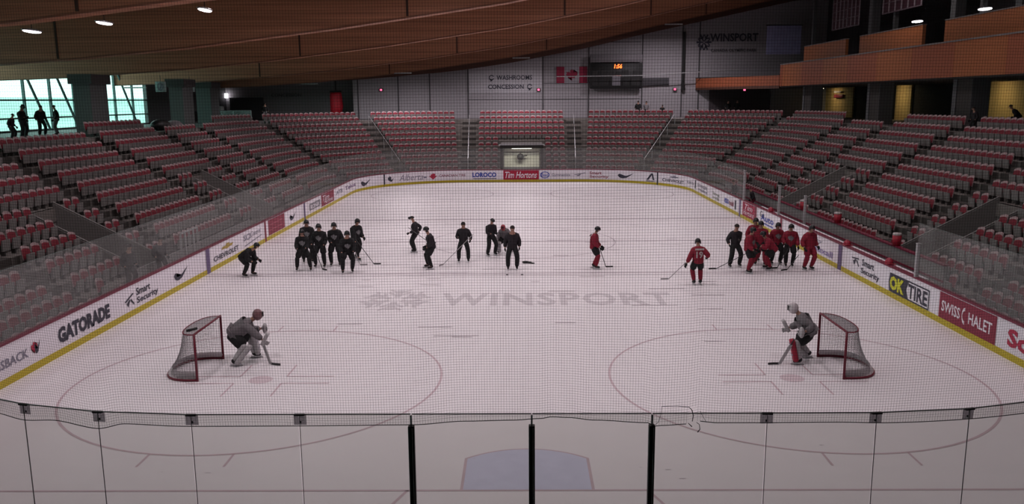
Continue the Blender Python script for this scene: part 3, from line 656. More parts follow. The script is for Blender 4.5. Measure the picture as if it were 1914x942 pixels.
def person(label, x, y, face, H=1.88, lean=.05, hip=None, feet=((-.17, 0), (.17, .02)), hands=((-.28, .12, .92), (.28, .12, .92)), head=(0, .03), kit='player', jersey=None, pants=None,
           sock=None, headgear='helmet', gl=None, skates=True, crest=False, number=None, z=0, group=None, cat='person', torso=1.0, twist=0, seat=False, gearm=None, hl=0):
    t = thing('person', label, cat, (x, y, z), math.radians(face - 90), group)
    k = H / 1.90; jersey = jersey or M_BLKCLOTH; pants = pants or M_BLKCLOTH; sock = sock or pants; gl = gl or M_BLKCLOTH
    sk = .07 if skates else .03
    hz = hip if hip is not None else .97 * k
    pel = Vector((0, -.45 * math.sin(lean) * k * (0 if seat else 1) * .5, hz))
    up_ = Vector((0, math.sin(lean), math.cos(lean)))
    ch = pel + up_ * .44 * k; nk = pel + up_ * .57 * k + Vector((0, .02, 0)); hd = nk + Vector((hl, .04 + head[1] + .06 * math.sin(lean), .135 * k))
    sh = [ch + Vector((sx * .19 * k, twist * sx, -.02 * k)) for sx in (-1, 1)]
    hp = [pel + Vector((sx * .105 * k, 0, -.04)) for sx in (-1, 1)]
    an = [Vector((f[0] * k, f[1], sk + .08 + (f[2] if len(f) > 2 else 0))) for f in feet]
    kn = [ik(hp[i], an[i], .43 * k, .44 * k, (.25 * (-1, 1)[i], 1, .1)) for i in (0, 1)]
    ha = [Vector((h[0] * k, h[1], h[2] * k)) for h in hands]
    el = [ik(sh[i], ha[i], .30 * k, .28 * k, ((-1, 1)[i] * .4, -1, -.4)) for i in (0, 1)]
    V = [pel, pel.lerp(ch, .5), ch, nk, hd - Vector((0, .015, .02)), hd + Vector((0, 0, .07 * k)), hp[0], kn[0], an[0], hp[1], kn[1], an[1], sh[0], el[0], ha[0], sh[1], el[1], ha[1], an[0] + Vector((0, .12, -.05)), an[1] + Vector((0, .12, -.05))]
    E_ = [(0, 1), (1, 2), (2, 3), (3, 4), (4, 5), (0, 6), (6, 7), (7, 8), (0, 9), (9, 10), (10, 11), (2, 12), (12, 13), (13, 14), (2, 15), (15, 16), (16, 17), (8, 18), (11, 19)]
    Rd = [(.15, .11), (.13, .10), (.16, .11), .055, .085, .07, .09, .058, .042, .09, .058, .042, .06, .042, .03, .06, .042, .03, .035, .035]
    Rd = [tuple(q * k for q in r) if isinstance(r, tuple) else r * k for r in Rd]
    skin('body', V, E_, Rd, M_SKIN, t)
    # face: nose, eyes, mouth line, ears
    fb = MB(); c = hd + Vector((0, .075 * k, -.01))
    fb.ellipsoid(c + Vector((0, .012, -.005)), (.013, .02, .024), 8, 6); 
    for sx in (-1, 1): fb.ellipsoid(hd + Vector((sx * .082 * k, -.005, -.01)), (.012, .022, .032), 8, 6)
    fb.k = 1
    for sx in (-1, 1): fb.ellipsoid(c + Vector((sx * .03, -.004, .025)), (.012, .009, .008), 8, 6)
    fb.ellipsoid(c + Vector((0, -.004, -.048)), (.026, .008, .006), 8, 5)
    fb.build('face', [M_SKIN, M_BLACK], t, True)
    # jersey / jacket
    T = torso; big = 1.22 if kit != 'coach' else 1.08
    lo = pel - up_ * {'coach': .16, 'goalie': -.06}.get(kit, .15) * k
    V = [pel.lerp(ch, .45), lo, ch, nk - up_ * .01, sh[0], el[0], ha[0] - (ha[0] - el[0]).normalized() * .05, sh[1], el[1], ha[1] - (ha[1] - el[1]).normalized() * .05]
    E_ = [(0, 1), (0, 2), (2, 3), (2, 4), (4, 5), (5, 6), (2, 7), (7, 8), (8, 9)]
    Rd = [(.20 * T * big, .155 * T * big), (.215 * T * big, .17 * T * big), (.175 * T * big, .145 * T * big), .085, .105 * big, .09 * big, .07 * big, .105 * big, .09 * big, .07 * big]
    Rd = [tuple(q * k for q in r) if isinstance(r, tuple) else r * k for r in Rd]
    skin('jersey' if kit != 'coach' else 'jacket', V, E_, Rd, jersey, t)
    # pants
    if kit == 'coach':
        V = [pel, hp[0], kn[0], an[0] + Vector((0, 0, -.03)), hp[1], kn[1], an[1] + Vector((0, 0, -.03)), pel + up_ * .14 * k]; E_ = [(0, 7), (0, 1), (1, 2), (2, 3), (0, 4), (4, 5), (5, 6)]
        Rd = [.155, .135, .105, .092, .135, .105, .092, .15]
        skin('trousers', V, E_, [tuple(q * k for q in r) if isinstance(r, tuple) else r * k for r in Rd], pants, t)
    else:
        V = [pel, hp[0], hp[0].lerp(kn[0], .98), hp[1], hp[1].lerp(kn[1], .98), pel + up_ * .16 * k]; E_ = [(0, 5), (0, 1), (1, 2), (0, 3), (3, 4)]; pg = 1.4 if kit == 'goalie' else 1.06
        skin('hockey_pants', V, E_, [q * k * pg for q in (.17, .14, .132, .14, .132, .16)], pants, t)
        for i in (0, 1):
            skin('sock', [kn[i] + Vector((0, .01, .10)), kn[i].lerp(an[i], .4), an[i] + Vector((0, -.01, -.02))], [(0, 1), (1, 2)], [.105 * k, .1 * k, .075 * k], sock, t)
    # boots / skates
    for i in (0, 1):
        a = an[i]; sx = (-1, 1)[i]
        o = skin('skate' if skates else 'shoe', [a + Vector((0, -.02, .06)), a + Vector((0, -.045, -.05)), a + Vector((0, .06, -.045)), a + Vector((sx * .01, .17, -.055))], [(0, 1), (1, 2), (2, 3)], [.072, .055, .056, .046], M_BLACK, t)
        if skates:
            b = MB(); b.box(a.x - .012, a.x + .012, a.y - .10, a.y + .19, a.z - .125, a.z - .09); b.k = 1; b.box(a.x - .004, a.x + .004, a.y - .13, a.y + .22, a.z - .148, a.z - .125)
            b.build('blade', [M_BLADE, M_STEEL], o)
    for i in (0, 1): hand('glove' if kit != 'bare' else 'hand', ha[i], ha[i] - el[i], (-1, 1)[i], gl, t, 1.25 if kit in ('player', 'goalie') else 1.0)
    # headgear
    hb = MB(); hr = .118 * k; hc = hd + Vector((0, -.005, .035))
    if headgear == 'helmet':
        hb.ellipsoid(hc, (hr * .95, hr * 1.12, hr * 1.05), 14, 7, None, 0, .56); hb.tube([hc + Vector((-.08, .095, -.02)), hc + Vector((0, .135, -.022)), hc + Vector((.08, .095, -.02))], .012, 6)
        hb.box(hc.x - hr * .98, hc.x - hr * .8, hc.y - .05, hc.y + .03, hc.z - .10, hc.z); hb.box(hc.x + hr * .8, hc.x + hr * .98, hc.y - .05, hc.y + .03, hc.z - .10, hc.z)
        hb.build('helmet', gearm or M_HELMET, t, True)
    elif headgear == 'cap':
        hb.ellipsoid(hc, (hr * .86, hr * .98, hr * .85), 14, 6, None, 0, .5)
        hb.tube([hc + Vector((0, .08, .0)), hc + Vector((0, .15, -.012)), hc + Vector((0, .19, -.02))], [.07, .06, .02], 8); hb.build('cap', gearm or M_BLACK, t, True)
    elif headgear == 'hair':
        hb.ellipsoid(hc + Vector((0, -.018, 0)), (hr * .84, hr * .9, hr * .86), 14, 6, None, 0, .55); hb.build('hair', mat('hair_dark', (.02, .014, .012), .8), t, True)
    elif headgear == 'mask':
        hb.ellipsoid(hc - Vector((0, 0, .03)), (hr * 1.02, hr * 1.15, hr * 1.3), 16, 10); m_ = hb.build('goalie_mask', gearm or M_HELMW, t, True)
        cg = MB()
        for q in range(5):
            zz = -.08 + .03 * q; cg.tube([hc + Vector((hr * .8 * math.sin(a), hr * 1.28 * math.cos(a) * .98, zz)) for a in (-1, -.5, 0, .5, 1)], .005, 4)
        for q in (-.5, -.2, .2, .5): cg.tube([hc + Vector((hr * .8 * math.sin(q), hr * 1.28 * math.cos(q), zz)) for zz in (-.09, .05)], .005, 4)
        cg.ellipsoid(hc + Vector((0, hr * .45, .0)), (hr * .7, hr * .75, .045), 10, 6); cg.build('cage', M_BLACK, m_)
    if crest:
        cm = MB(); c0 = pel.lerp(ch, .62); r_ = .15 * T * big * k + .012
        V_, F_ = poly_tris([LEAF]); n_ = Vector((0, math.cos(lean), -math.sin(lean))); 
        P_ = [c0 + Vector(((u - .5) * .26, 0, 0)) + up_ * ((v - .5) * .26) + n_ * (r_ - abs(u - .5) * .06) for u, v in V_]
        cm.v = [tuple(p) for p in P_]; cm.f = F_; cm.mi = [0] * len(F_); cm.build('crest', mat('crest_pale', (.17, .165, .175)), t)
    if number:
        V_, F_ = text_tris(number, .03); n_ = Vector((0, -math.cos(lean), math.sin(lean))); c0 = pel.lerp(ch, .55); r_ = .15 * T * big * k + .014
        cm = MB(); P_ = [c0 + Vector(((.5 - u) * -.26 * (1 if len(number) > 1 else .5), 0, 0)) + up_ * ((v - .5) * .26) + n_ * (r_ - abs(u - .5) * .05) for u, v in V_]
        cm.v = [tuple(p) for p in P_]; cm.f = [tuple(f) for f in F_]; cm.mi = [0] * len(F_); cm.build('back_number', mat('number_white', (.5, .45, .45)), t)
        cm = MB(); c1 = pel.lerp(ch, 1.0); P_ = [c1 + Vector((a, 0, 0)) + up_ * b + n_ * (r_ - .02) for a, b in ((-.17, -.02), (.17, -.02), (.17, .05), (-.17, .05))]
        cm.face(P_); cm.build('name_bar', mat('number_white', (.5, .45, .45)), t)
    return t, [t.matrix_basis, ha]
def stick(a, b, bd, lab, m=None, goalie=False, group=None):
    """a = butt end, b = heel on ice, bd = blade direction in plan"""
    a, b = Vector(a), Vector(b); t = thing('hockey_stick', lab, 'hockey stick', b, 0, group)
    mb = MB(); mb.tube([a - b, Vector((0, 0, .02))], .015, 5); mb.build('shaft', m or M_STICK, t)
    mb = MB(); d = Vector((bd[0], bd[1], 0)).normalized(); hgt = .05 if not goalie else .08
    n = Vector((-d.y, d.x, 0)) * .008
    P = [Vector((0, 0, .0)), d * .16, d * .30 + n * 3]; b0 = len(mb.v)
    for p in P:
        for q in (n, -n): mb.v += [tuple(p + q + Vector((0, 0, .004))), tuple(p + q + Vector((0, 0, .06)))]
    for i in (0, 1):
        j = 4 * i
        for f in ((0, 1, 5, 4), (2, 6, 7, 3), (1, 3, 7, 5), (0, 4, 6, 2)): mb.f.append(tuple(j + q for q in f)); mb.mi.append(0)
    mb.f += [(0, 2, 3, 1), (8, 9, 11, 10)]; mb.mi += [0, 0]
    mb.build('blade', m or M_BLACK, t)
    if goalie:
        mb = MB(); e = (a - b).normalized(); q = n * 1.6; s_ = d * .045
        P = [e * .02 - s_, e * .02 + s_, e * .62 + s_, e * .62 - s_]
        mb.face([p + q for p in P]); mb.face([p - q for p in P][::-1])
        for i in range(4): mb.face([P[i] + q, P[i] - q, P[(i + 1) % 4] - q, P[(i + 1) % 4] + q])
        mb.build('paddle', M_PAD, t)
    return t
BK, RD, GY = M_BLKCLOTH, M_REDCLOTH, M_GREYCLOTH
# --- black practice group
person('skater in black bent forward with hands on knees, alone beside the boards', -11.13, 18.8, -15, 1.88, .95, .80, ((-.2, .1), (.2, -.05)), ((-.2, .42, .66), (.2, .40, .66)), head=(0, .10), pants=BK)
person('person in black crested jersey, legs apart, hand at mouth, front of the first dark group', -9.15, 19.9, -80, 1.84, .08, None, ((-.3, .05), (.28, 0)), ((-.12, .32, 1.0), (.2, .3, .98)), crest=True)
person('person in black jersey standing tallest, half hidden behind the group of three', -9.42, 21.7, -75, 1.99, .05, None, hands=((-.25, .2, .95), (.2, .25, .95)), crest=True)
person('person in black jersey with pale crest and legs together, holding a stick in front', -8.6, 20.6, -92, 1.97, .04, None, ((-.16, 0), (.2, .04)), ((-.2, .25, .93), (.3, .22, .95)), crest=True)
person('person in black jersey standing at the near side of the second dark group, hand low', -8.03, 20.9, -85, 1.98, .04, None, hands=((-.34, .08, .86), (.1, .25, .98)), crest=True)
person('person in black with a pale crest, bent a little, frontmost of the second dark group', -7.2, 19.45, -75, 1.96, .28, .92, ((-.16, 0), (.22, .12)), ((-.2, .34, .86), (.24, .3, .84)), crest=True)
person('person in black turned sideways, head highest of the second dark group, leg stepping out', -7.42, 22.4, -40, 1.93, .15, None, ((-.1, -.15), (.2, .35)), ((-.2, .28, .95), (.28, .3, .80)), crest=True)
stick((-7.35, 21.9, 1.0), (-6.45, 21.2, 0), (1, -.1), 'dark stick reaching out from the second dark group to the ice', M_STICK)
stick((-7.6, 21.6, 1.3), (-7.0, 21.0, .0), (1, .1), 'pale stick of the sideways player in black', M_STICKG)
stick((-8.85, 20.3, 1.15), (-8.42, 20.1, 0), (.4, -.4), 'stick held upright by the crested player with legs together')
stick((-8.15, 20.4, 1.35), (-8.95, 20.7, .95), (-1, 0), 'short visible stick shaft across the gap between the two dark groups')
# --- coaches in the middle
person('person in black cap and jacket turned away, feet together, holding a stick behind', -5.0, 24.0, 170, 1.80, .10, None, ((-.08, 0), (.09, .05)), ((-.3, .2, 1.0), (.26, -.1, .98)), kit='coach', jersey=M_NAVY, pants=BK, headgear='cap')
stick((-5.25, 23.75, 1.2), (-4.0, 21.0, .95), (1, -.5), 'dark stick between the capped coach and the helmeted skater')
person('person in black helmet and loose jacket looking down sideways, black leggings', -3.87, 20.2, 195, 1.88, .22, None, ((-.2, .02), (.22, .1)), ((-.15, .22, .92), (.2, .18, .95)), kit='player', jersey=M_NAVY)
person('person in dark jacket and trousers facing the camera, holding a long pale stick', -2.59, 21.6, -88, 1.88, .03, None, ((-.2, 0), (.22, 0)), ((.12, .28, 1.18), (-.28, .2, .98)) if False else ((-.30, .2, 1.0), (.20, .26, 1.15)), kit='coach', jersey=M_NAVY, headgear='hair')
stick((-2.15, 21.3, 1.28), (-3.45, 20.95, 0), (-.6, -1), 'long pale stick slanting from the dark jacket coach down to the ice', M_STICKG)
person('person in black cap looking down at hands, black jacket, beside the crouching goalie', -1.45, 23.1, -60, 1.82, .10, None, ((-.2, 0), (.22, .05)), ((-.12, .3, 1.10), (.14, .32, 1.10)), kit='coach', jersey=M_NAVY, headgear='cap', head=(0, .05))
def goalie(label, x, y, face, H, lean, hip, feet, hands, padm, maskm, pants=BK, redpad=None, head=(0, .08), second=None):
    t, (M, ha) = person(label, x, y, face, H, lean, hip, feet, hands, head=head, kit='goalie', jersey=GY, pants=pants, sock=padm, headgear='mask', gearm=maskm, gl=M_PAD, torso=1.22)
    k = H / 1.9
    for i, f in enumerate(feet):
        pel = Vector((0, -.225 * math.sin(lean) * k, hip)); hp = pel + Vector(((-1, 1)[i] * .105 * k, 0, -.04)); an = Vector((f[0] * k, f[1], .15)); kn = ik(hp, an, .43 * k, .44 * k, (.25 * (-1, 1)[i], 1, .1))
        d = kn - an; L_ = d.length + .16; o = link('leg_pad', bevel_box(.27, .13, L_, .05, 3), (second if (second and i == 0) else padm), t)
        Z_ = d.normalized(); Y_ = Vector((0, 1, 0)); Y_ = (Y_ - Z_ * Y_.dot(Z_)).normalized(); X_ = Y_.cross(Z_); c = an + d * .5 + Y_ * .10 + Z_ * .04
        o.matrix_basis = Matrix(((X_.x, Y_.x, Z_.x, c.x), (X_.y, Y_.y, Z_.y, c.y), (X_.z, Y_.z, Z_.z, c.z), (0, 0, 0, 1)))
        b = MB()
        for zz in (-.12, .05, .16): b.box(-.14, .14, .064, .072, zz, zz + .03)
        b.build('pad_strap', M_GREYINK, o)
    bl = link('blocker', bevel_box(.20, .10, .36, .03, 2), M_PAD, t); bl.matrix_basis = Matrix.Translation(ha[1] + Vector((.05, .04, .06))) @ Matrix.Rotation(-.5, 4, 'X')
    cg = MB(); cg.ellipsoid(ha[0] + Vector((-.02, .07, 0)), (.13, .07, .15), 12, 8); cg.build('catching_glove', M_PAD, t, True)
    return t
goalie('crouching goalie with a red mask and grey jersey, partly hidden behind the dark coach', -.84, 23.75, -100, 1.80, .75, .72, ((-.3, 0), (.3, 0)), ((-.36, .3, .72), (.32, .35, .65)), M_PAD, mat('mask_red', (.35, .04, .06), .4))
person('person in black jacket and trousers facing the camera beside two pucks, hair short', -.45, 19.9, -88, 1.97, .02, None, ((-.17, 0), (.18, 0)), ((-.27, .06, .90), (.30, .08, .88)), kit='coach', jersey=M_NAVY, headgear='hair')
gb = MB(); gb.ellipsoid((0, 0, .05), (.16, .10, .05)); gb.ellipsoid((.16, -.05, .04), (.12, .06, .04)); gb.ellipsoid((.3, -.12, .025), (.10, .035, .025))
tag(gb.build('dropped_gloves', M_BLACK, None, True, (.1, 21.3, 0)), 'pair of black gloves dropped on the ice beside the coach', 'gloves')
for x, lab in ((-.66, 'black puck on the ice just in front of the dark coach'), (-.06, 'black puck on the ice farther out, nearer the dropped gloves')):
    pb = MB(); pb.tube([(0, 0, 0), (0, 0, .026)], .05, 16); tag(pb.build('hockey_puck', M_BLACK, None, False, (x, 18.83, 0)), lab, 'puck')
# --- red players
person('player in red jersey seen from the side, white number patch, alone in mid ice', 2.94, 20.05, -20, 1.86, .08, None, ((-.12, -.05), (.12, .12)), ((-.10, .28, .95), (.14, .30, .93)), jersey=RD, sock=RD, number='3', head=(0, .05))
stick((3.12, 19.9, 1.0), (3.42, 19.9, .08), (1, 0), 'short stick in the hands of the lone red player')
person('player in red jersey seen from behind, two digit number, arm stretched to a stick', 6.58, 16.9, 95, 1.84, .04, None, ((-.13, 0), (.13, .02)), ((-.44, .05, .83), (.40, .1, 1.08)), jersey=RD, sock=RD, number='19')
stick((6.15, 17.0, .85), (5.5, 17.0, .18), (-1, 0), 'thin stick held out by the red player seen from behind', M_STICKG)
person('person in black jacket beside the red group, arms folded on a stick', 8.83, 20.25, -80, 1.93, .04, None, ((-.2, 0), (.26, .1)), ((-.05, .28, 1.2), (.30, .1, .95)), kit='coach', jersey=M_NAVY, headgear='hair')
stick((8.75, 20.0, 1.35) if False else (9.3, 20.0, .65), (7.95, 19.8, 0), (-1, 0), 'long dark stick lying out low from the coach beside the red group')
person('red jersey player with back turned, dark pants, frontmost of the red group', 9.1, 19.1, -40, 1.95, .10, None, ((-.1, -.05), (.2, .08)), ((-.3, .2, .90), (.2, .3, .92)), jersey=RD, sock=RD, crest=True)
person('player in red with the highest helmet, hidden behind the red group', 9.97, 21.5, -90, 1.99, .03, None, jersey=RD, sock=RD)
person('player in red looking over the bending teammate', 9.98, 20.65, -110, 1.98, .06, None, ((-.2, 0), (.15, 0)), ((-.2, .3, 1.0), (.2, .3, 1.0)), jersey=RD, sock=RD)
person('player in red bending low in the middle of the red group with pale gloves', 10.12, 19.65, 170, 1.86, .62, .86, ((-.2, 0), (.2, .1)), ((-.2, .45, 1.02), (.2, .4, .98)), jersey=RD, sock=RD)
person('player in red with dark leggings and a small chest crest standing upright, feet apart', 10.71, 20.8, -85, 1.88, .02, None, ((-.18, 0), (.2, .02)), ((-.22, .2, .95), (.26, .2, .95)), jersey=RD, crest=True)
person('player in red with a stick in the lower hand, second from the boards', 11.1, 20.25, -100, 1.90, .05, None, ((-.12, 0), (.14, .05)), ((-.3, .2, .88), (.22, .25, 1.0)), jersey=RD, crest=True)
person('player in red standing nearest the boards, all red from shoulders to knees', 11.68, 19.6, -70, 1.95, .03, None, ((-.1, .05), (.2, 0)), ((-.25, .2, .95), (.32, .12, .92)), jersey=RD, pants=RD, sock=RD)
stick((10.95, 19.8, .95), (10.5, 19.9, 0), (-.8, -.2), 'stick standing on the ice between two red players')
stick((11.3, 19.7, .6), (10.78, 19.5, 0), (-.8, -.3), 'low stick with dark blade at the feet of the red players')
# --- goalies at the goals
goalie('goalie in grey jersey and black pants crouching beside the goal, mask towards the far net', -7.66, 7.6, 10, 1.95, .92, .80, ((-.30, .28), (.34, -.16)), ((-.30, .52, .80), (.26, .62, .62)), M_PAD, mat('mask_dark_red', (.20, .10, .11), .4))
stick((-7.2, 7.55, .98), (-6.82, 7.35, 0), (.7, -.3), 'goalie stick with pale paddle held by the crouching goalie', M_STICK, True)
goalie('goalie in grey jersey with one red leg pad, leaning back on the goal post', 7.44, 7.45, 172, 1.90, .50, .82, ((-.30, .16), (.36, -.20)), ((-.42, .1, .92), (.38, .38, .80)), M_PAD, M_HELMW, second=mat('pad_red', (.33, .015, .04), .6))
stick((7.05, 7.1, .72), (6.72, 7.2, 0), (-1, 0), 'dark goalie stick lying along the ice at the red leg pad', M_STICK, True)
# --- penalty bench, players' bench, stands and concourse
sk = dict(kit='coach', skates=False, headgear='hair')
person('person in black behind the boards near the penalty bench, nearest the first stair well', -14.1, 15.0, -20, 1.75, .1, None, jersey=BK, pants=BK, z=.35, **sk)
person('person in dark clothes standing behind the penalty bench boards beside a bag', -14.15, 17.7, -30, 1.72, .1, None, jersey=M_NAVY, pants=BK, z=.2, **sk)
person('person in black jacket standing in the players bench, farther of the two', 14.0, 40.9, 200, 1.75, .1, None, jersey=BK, pants=BK, z=0, **sk)
person('person in dark jacket and red cap at the bench gate, nearer of the two', 14.0, 36.6, 170, 1.75, .25, None, jersey=M_NAVY, pants=M_REDCAP, z=0, kit='coach', skates=False, headgear='cap', gearm=M_REDCAP)
person('spectator in dark cap standing by the concourse windows with arms folded', -27, 31.2, -10, 1.78, 0, None, jersey=BK, pants=BK, z=5.13, hands=((-.1, .3, 1.15), (.1, .3, 1.15)), kit='coach', skates=False, headgear='cap')
person('spectator by the windows leaning to the pillar, taller of the middle pair', -27, 33.0, -30, 1.80, .05, None, jersey=BK, pants=BK, z=5.13, **sk)
person('spectator half hidden by the middle pair at the windows', -27.6, 32.3, 20, 1.86, 0, None, jersey=M_NAVY, pants=BK, z=5.13, **sk)
person('spectator in a long dark coat with legs bare, closest to the wide pillar', -27, 34.6, 200, 1.80, .02, None, jersey=BK, pants=M_GREYCLOTH, z=5.13, **sk)
person('spectator sitting low at the concourse window edge', -27, 30.2, 0, 1.5, .2, None, jersey=M_NAVY, pants=BK, z=5.0, **sk)
person('camera operator in dark top standing at the corner platform', -24.6, 66.8, -70, 1.80, .1, None, jersey=BK, pants=M_GREYCLOTH, z=5.13, **sk)
person('spectator in black standing behind the top row, nearer the scoreboard', 11.5, 69.4, -90, 1.75, 0, None, jersey=BK, pants=BK, z=5.13, **sk)
person('spectator in grey standing behind the top row, beside the one in black', 12.3, 69.4, -90, 1.70, 0, None, jersey=M_GREYCLOTH, pants=BK, z=5.13, **sk)
person('spectator in a wide dark coat seated in the top row of the far stand', 13.8, 68.9, -90, 1.45, .1, None, jersey=BK, pants=BK, z=5.0, **sk)
person('spectator beside a thin partner under the balcony end', 20.6, 70.5, -90, 1.75, 0, None, jersey=BK, pants=BK, z=5.13, **sk)
person('spectator under the balcony end nearest the dark doorway', 21.5, 70.5, -90, 1.80, 0, None, jersey=BK, pants=BK, z=5.13, **sk)
person('spectator in dark shirt sitting at the top of the balcony side stand', 23.7, 30.4, 180, 1.5, .1, None, jersey=M_NAVY, pants=BK, z=5.0, **sk)
person('spectator leaning over behind the top row against the cream wall', 25.4, 29.6, 140, 1.6, .7, .8, jersey=BK, pants=BK, z=5.13, **sk)
dg = bpy.context.evaluated_depsgraph_get(); bpy.context.view_layer.update(); dg = bpy.context.evaluated_depsgraph_get()
for o, m in BAKE:
    me = bpy.data.meshes.new_from_object(o.evaluated_get(dg)); me.materials.clear(); me.materials.append(m)
    for p in me.polygons: p.use_smooth = True
    o.modifiers.clear(); o.data = me
# ------------------------------------------------------------------ SEATS
def seat_meshes():
    # local: occupant faces -y; width along x; z from the tread
    bk = MB(); n = 9
    def bp(u, v, f):   # u -1..1, v 0..1
        wd = .235; top = 1 - .13 * u * u
        return (u * wd * (1 - .12 * v * v * 0 - .08 * (v > .9)), .06 * (1 - u * u) + f + .07 * v, .36 + .47 * v * top)
    rows = 5
    for f, k in ((0, 1), (.035, 0)):
        for i in range(n - 1):
            for j in range(rows):
                u0, u1 = -1 + 2 * i / (n - 1), -1 + 2 * (i + 1) / (n - 1); v0, v1 = j / rows, (j + 1) / rows
                rim = j == rows - 1; bk.k = (2 if rim else 1) if f == 0 else 0
                q = [bp(u0, v0, f), bp(u1, v0, f), bp(u1, v1, f), bp(u0, v1, f)]
                bk.face(q if f == 0 else q[::-1])
    bk.k = 2
    for i in range(n - 1):
        u0, u1 = -1 + 2 * i / (n - 1), -1 + 2 * (i + 1) / (n - 1)
        bk.face([bp(u0, 1, 0), bp(u1, 1, 0), bp(u1, 1, .035), bp(u0, 1, .035)])
    for u in (-1, 1):
        for j in range(rows): bk.face([bp(u, j / rows, 0), bp(u, (j + 1) / rows, 0), bp(u, (j + 1) / rows, .035), bp(u, j / rows, .035)])
    pan = MB(); pan.k = 0
    P = [(-.21, -.10, .18), (.21, -.10, .18), (.225, -.135, .56), (-.225, -.135, .56)]; Q = [(x, y + .05, z) for x, y, z in P]
    pan.face(P); pan.face(Q[::-1])
    for i in range(4): pan.face([P[i], Q[i], Q[(i + 1) % 4], P[(i + 1) % 4]])
    lg = MB(); lg.k = 0; lg.box(-.03, .03, -.05, .10, 0, .38); lg.box(-.2, .2, .0, .04, .30, .36)
    return bk, pan, lg
bk, pan, lg = seat_meshes()
MB_BACK, MB_PAN, MB_LEG = bk.mesh('backrest'), pan.mesh('seat_pan'), lg.mesh('seat_bracket')
for me in (MB_BACK,):
    for m in (M_GREYSEAT, M_REDSEAT, M_RIM): me.materials.append(m)
MB_PAN.materials.append(M_GREYSEAT); MB_LEG.materials.append(M_DARKCONC)
AIS_Y = (12.6, 21.1, 29.8, 38.0, 44.5)
def aisles(i):
    r = R + d_row(i); hw_ = .72; out = []
    for y in AIS_Y: out += [(left_s(y) - hw_, left_s(y) + hw_), (right_s(y) - hw_, right_s(y) + hw_)]
    for ph in (69, 33.5):
        for lf in (True, False):
            c = corner_s(ph, lf); out.append((c - hw_ * R / r, c + hw_ * R / r))
    for x in (-4.7, 4.7): out.append((far_s(x) - .65, far_s(x) + .65))
    return out
SECT = []
def sect_name(s):
    left = s < far_s(0); names = []
    y = ring(s, 0)[1]
    side = 'windowed side stand' if left else 'balcony side stand'
    if s < YA + SL or s > YA + SL + 2 * CL + FL:
        k = sum(1 for a in AIS_Y if y > a)
        return ['nearest camera', 'between first and second stairs', 'between second and third stairs', 'between third and fourth stairs', 'between fourth and fifth stairs', 'beyond fifth stairs'][k] + ', ' + side
    return 'curved end of the ' + side
ORD = ['first', 'second', 'third', 'fourth', 'fifth', 'sixth', 'seventh', 'eighth', 'ninth', 'tenth', 'eleventh', 'twelfth', 'thirteenth']
spots = []
for i in range(-2, 11):
    d = d_row(i); z = z_row(i)
    cuts = sorted(aisles(i) + GAPS(i) + ([(far_s(-2.1), far_s(2.1))] if i <= 5 else []))
    segs = []; s = S_BEG + .3
    lim = [(S_BEG + .3, left_s(14.0)), (right_s(14.0), S_END - .3)] if i < 0 else [(S_BEG + .3, S_END - .3)]
    for a0, b0 in lim:
        s = a0
        for a, b in cuts:
            if b <= s or a >= b0: continue
            if a > s: segs.append((s, min(a, b0)))
            s = max(s, b)
        if s < b0: segs.append((s, b0))
    for a, b in segs:
        # split at straight/curve joints because pitch differs
        ks = [a] + [q for q in (YA + SL, YA + SL + CL, YA + SL + CL + FL, YA + SL + 2 * CL + FL) if a < q < b] + [b]
        for p, q in zip(ks, ks[1:]):
            mid = (p + q) / 2; cur = (YA + SL < mid < YA + SL + CL) or (YA + SL + CL + FL < mid < YA + SL + 2 * CL + FL)
            ln = (q - p) * ((R + d) / R if cur else 1); n = int(ln / .515)
            for k in range(n):
                s_ = p + (q - p) * (k + .5) / n
                if i == 10:
                    yy = ring(s_, 0)[1]
                    if s_ < YA + SL and not (30 < yy < 38): continue
                    if s_ > YA + SL + 2 * CL + FL and (38 < yy < 47 or yy < 20): continue
                x, y = ring(s_, d); x2, y2 = ring(s_, d + 1); ang = math.atan2(y2 - y, x2 - x) - PI / 2
                f = in_view((x, y, z + .6), 30)
                if f: spots.append((f, i, s_, x, y, z, ang))
spots.sort()
near, rest = spots[:300], spots[300:]
proto = thing('arena_seat', 'seat', 'arena seat', (0, 0, 0))
pb_ = link('backrest', MB_BACK, None, proto); pp_ = link('seat_pan', MB_PAN, None, proto); pl_ = link('seat_bracket', MB_LEG, None, proto)
for k, (f, i, s_, x, y, z, ang) in enumerate(near):
    if k == 0: r = proto
    else:
        r = proto.copy(); COL.objects.link(r)
        for ch in (pb_, pp_, pl_): c = ch.copy(); COL.objects.link(c); c.parent = r
    r.location = (x, y, z); r.rotation_euler = (0, 0, ang)
    sn = sect_name(s_)
    r['label'] = f'folding seat, {ORD[i + 2]} row up, {sn}'; r['group'] = f'{ORD[i + 2]} row seats, {sn}'
V, Fc, MI = [], [], []
src = [(m_.vertices, m_.polygons, off) for m_, off in ((MB_BACK, 0), (MB_PAN, 0), (MB_LEG, 3))]
for f, i, s_, x, y, z, ang in rest:
    c, s = math.cos(ang), math.sin(ang)
    for vs, ps, off in src:
        b = len(V); V += [(x + c * v.co.x - s * v.co.y, y + s * v.co.x + c * v.co.y, z + v.co.z) for v in vs]
        Fc += [tuple(b + q for q in p.vertices) for p in ps]; MI += [(p.material_index + off) for p in ps]
me = bpy.data.meshes.new('arena_seats'); me.from_pydata(V, [], Fc)
me.polygons.foreach_set('material_index', MI); me.update()
o = link('arena_seats', me, [M_GREYSEAT, M_REDSEAT, M_RIM, M_DARKCONC]); o['kind'] = 'stuff'; tag(o, 'rows of red and grey folding seats farther round the stands', 'arena seats')
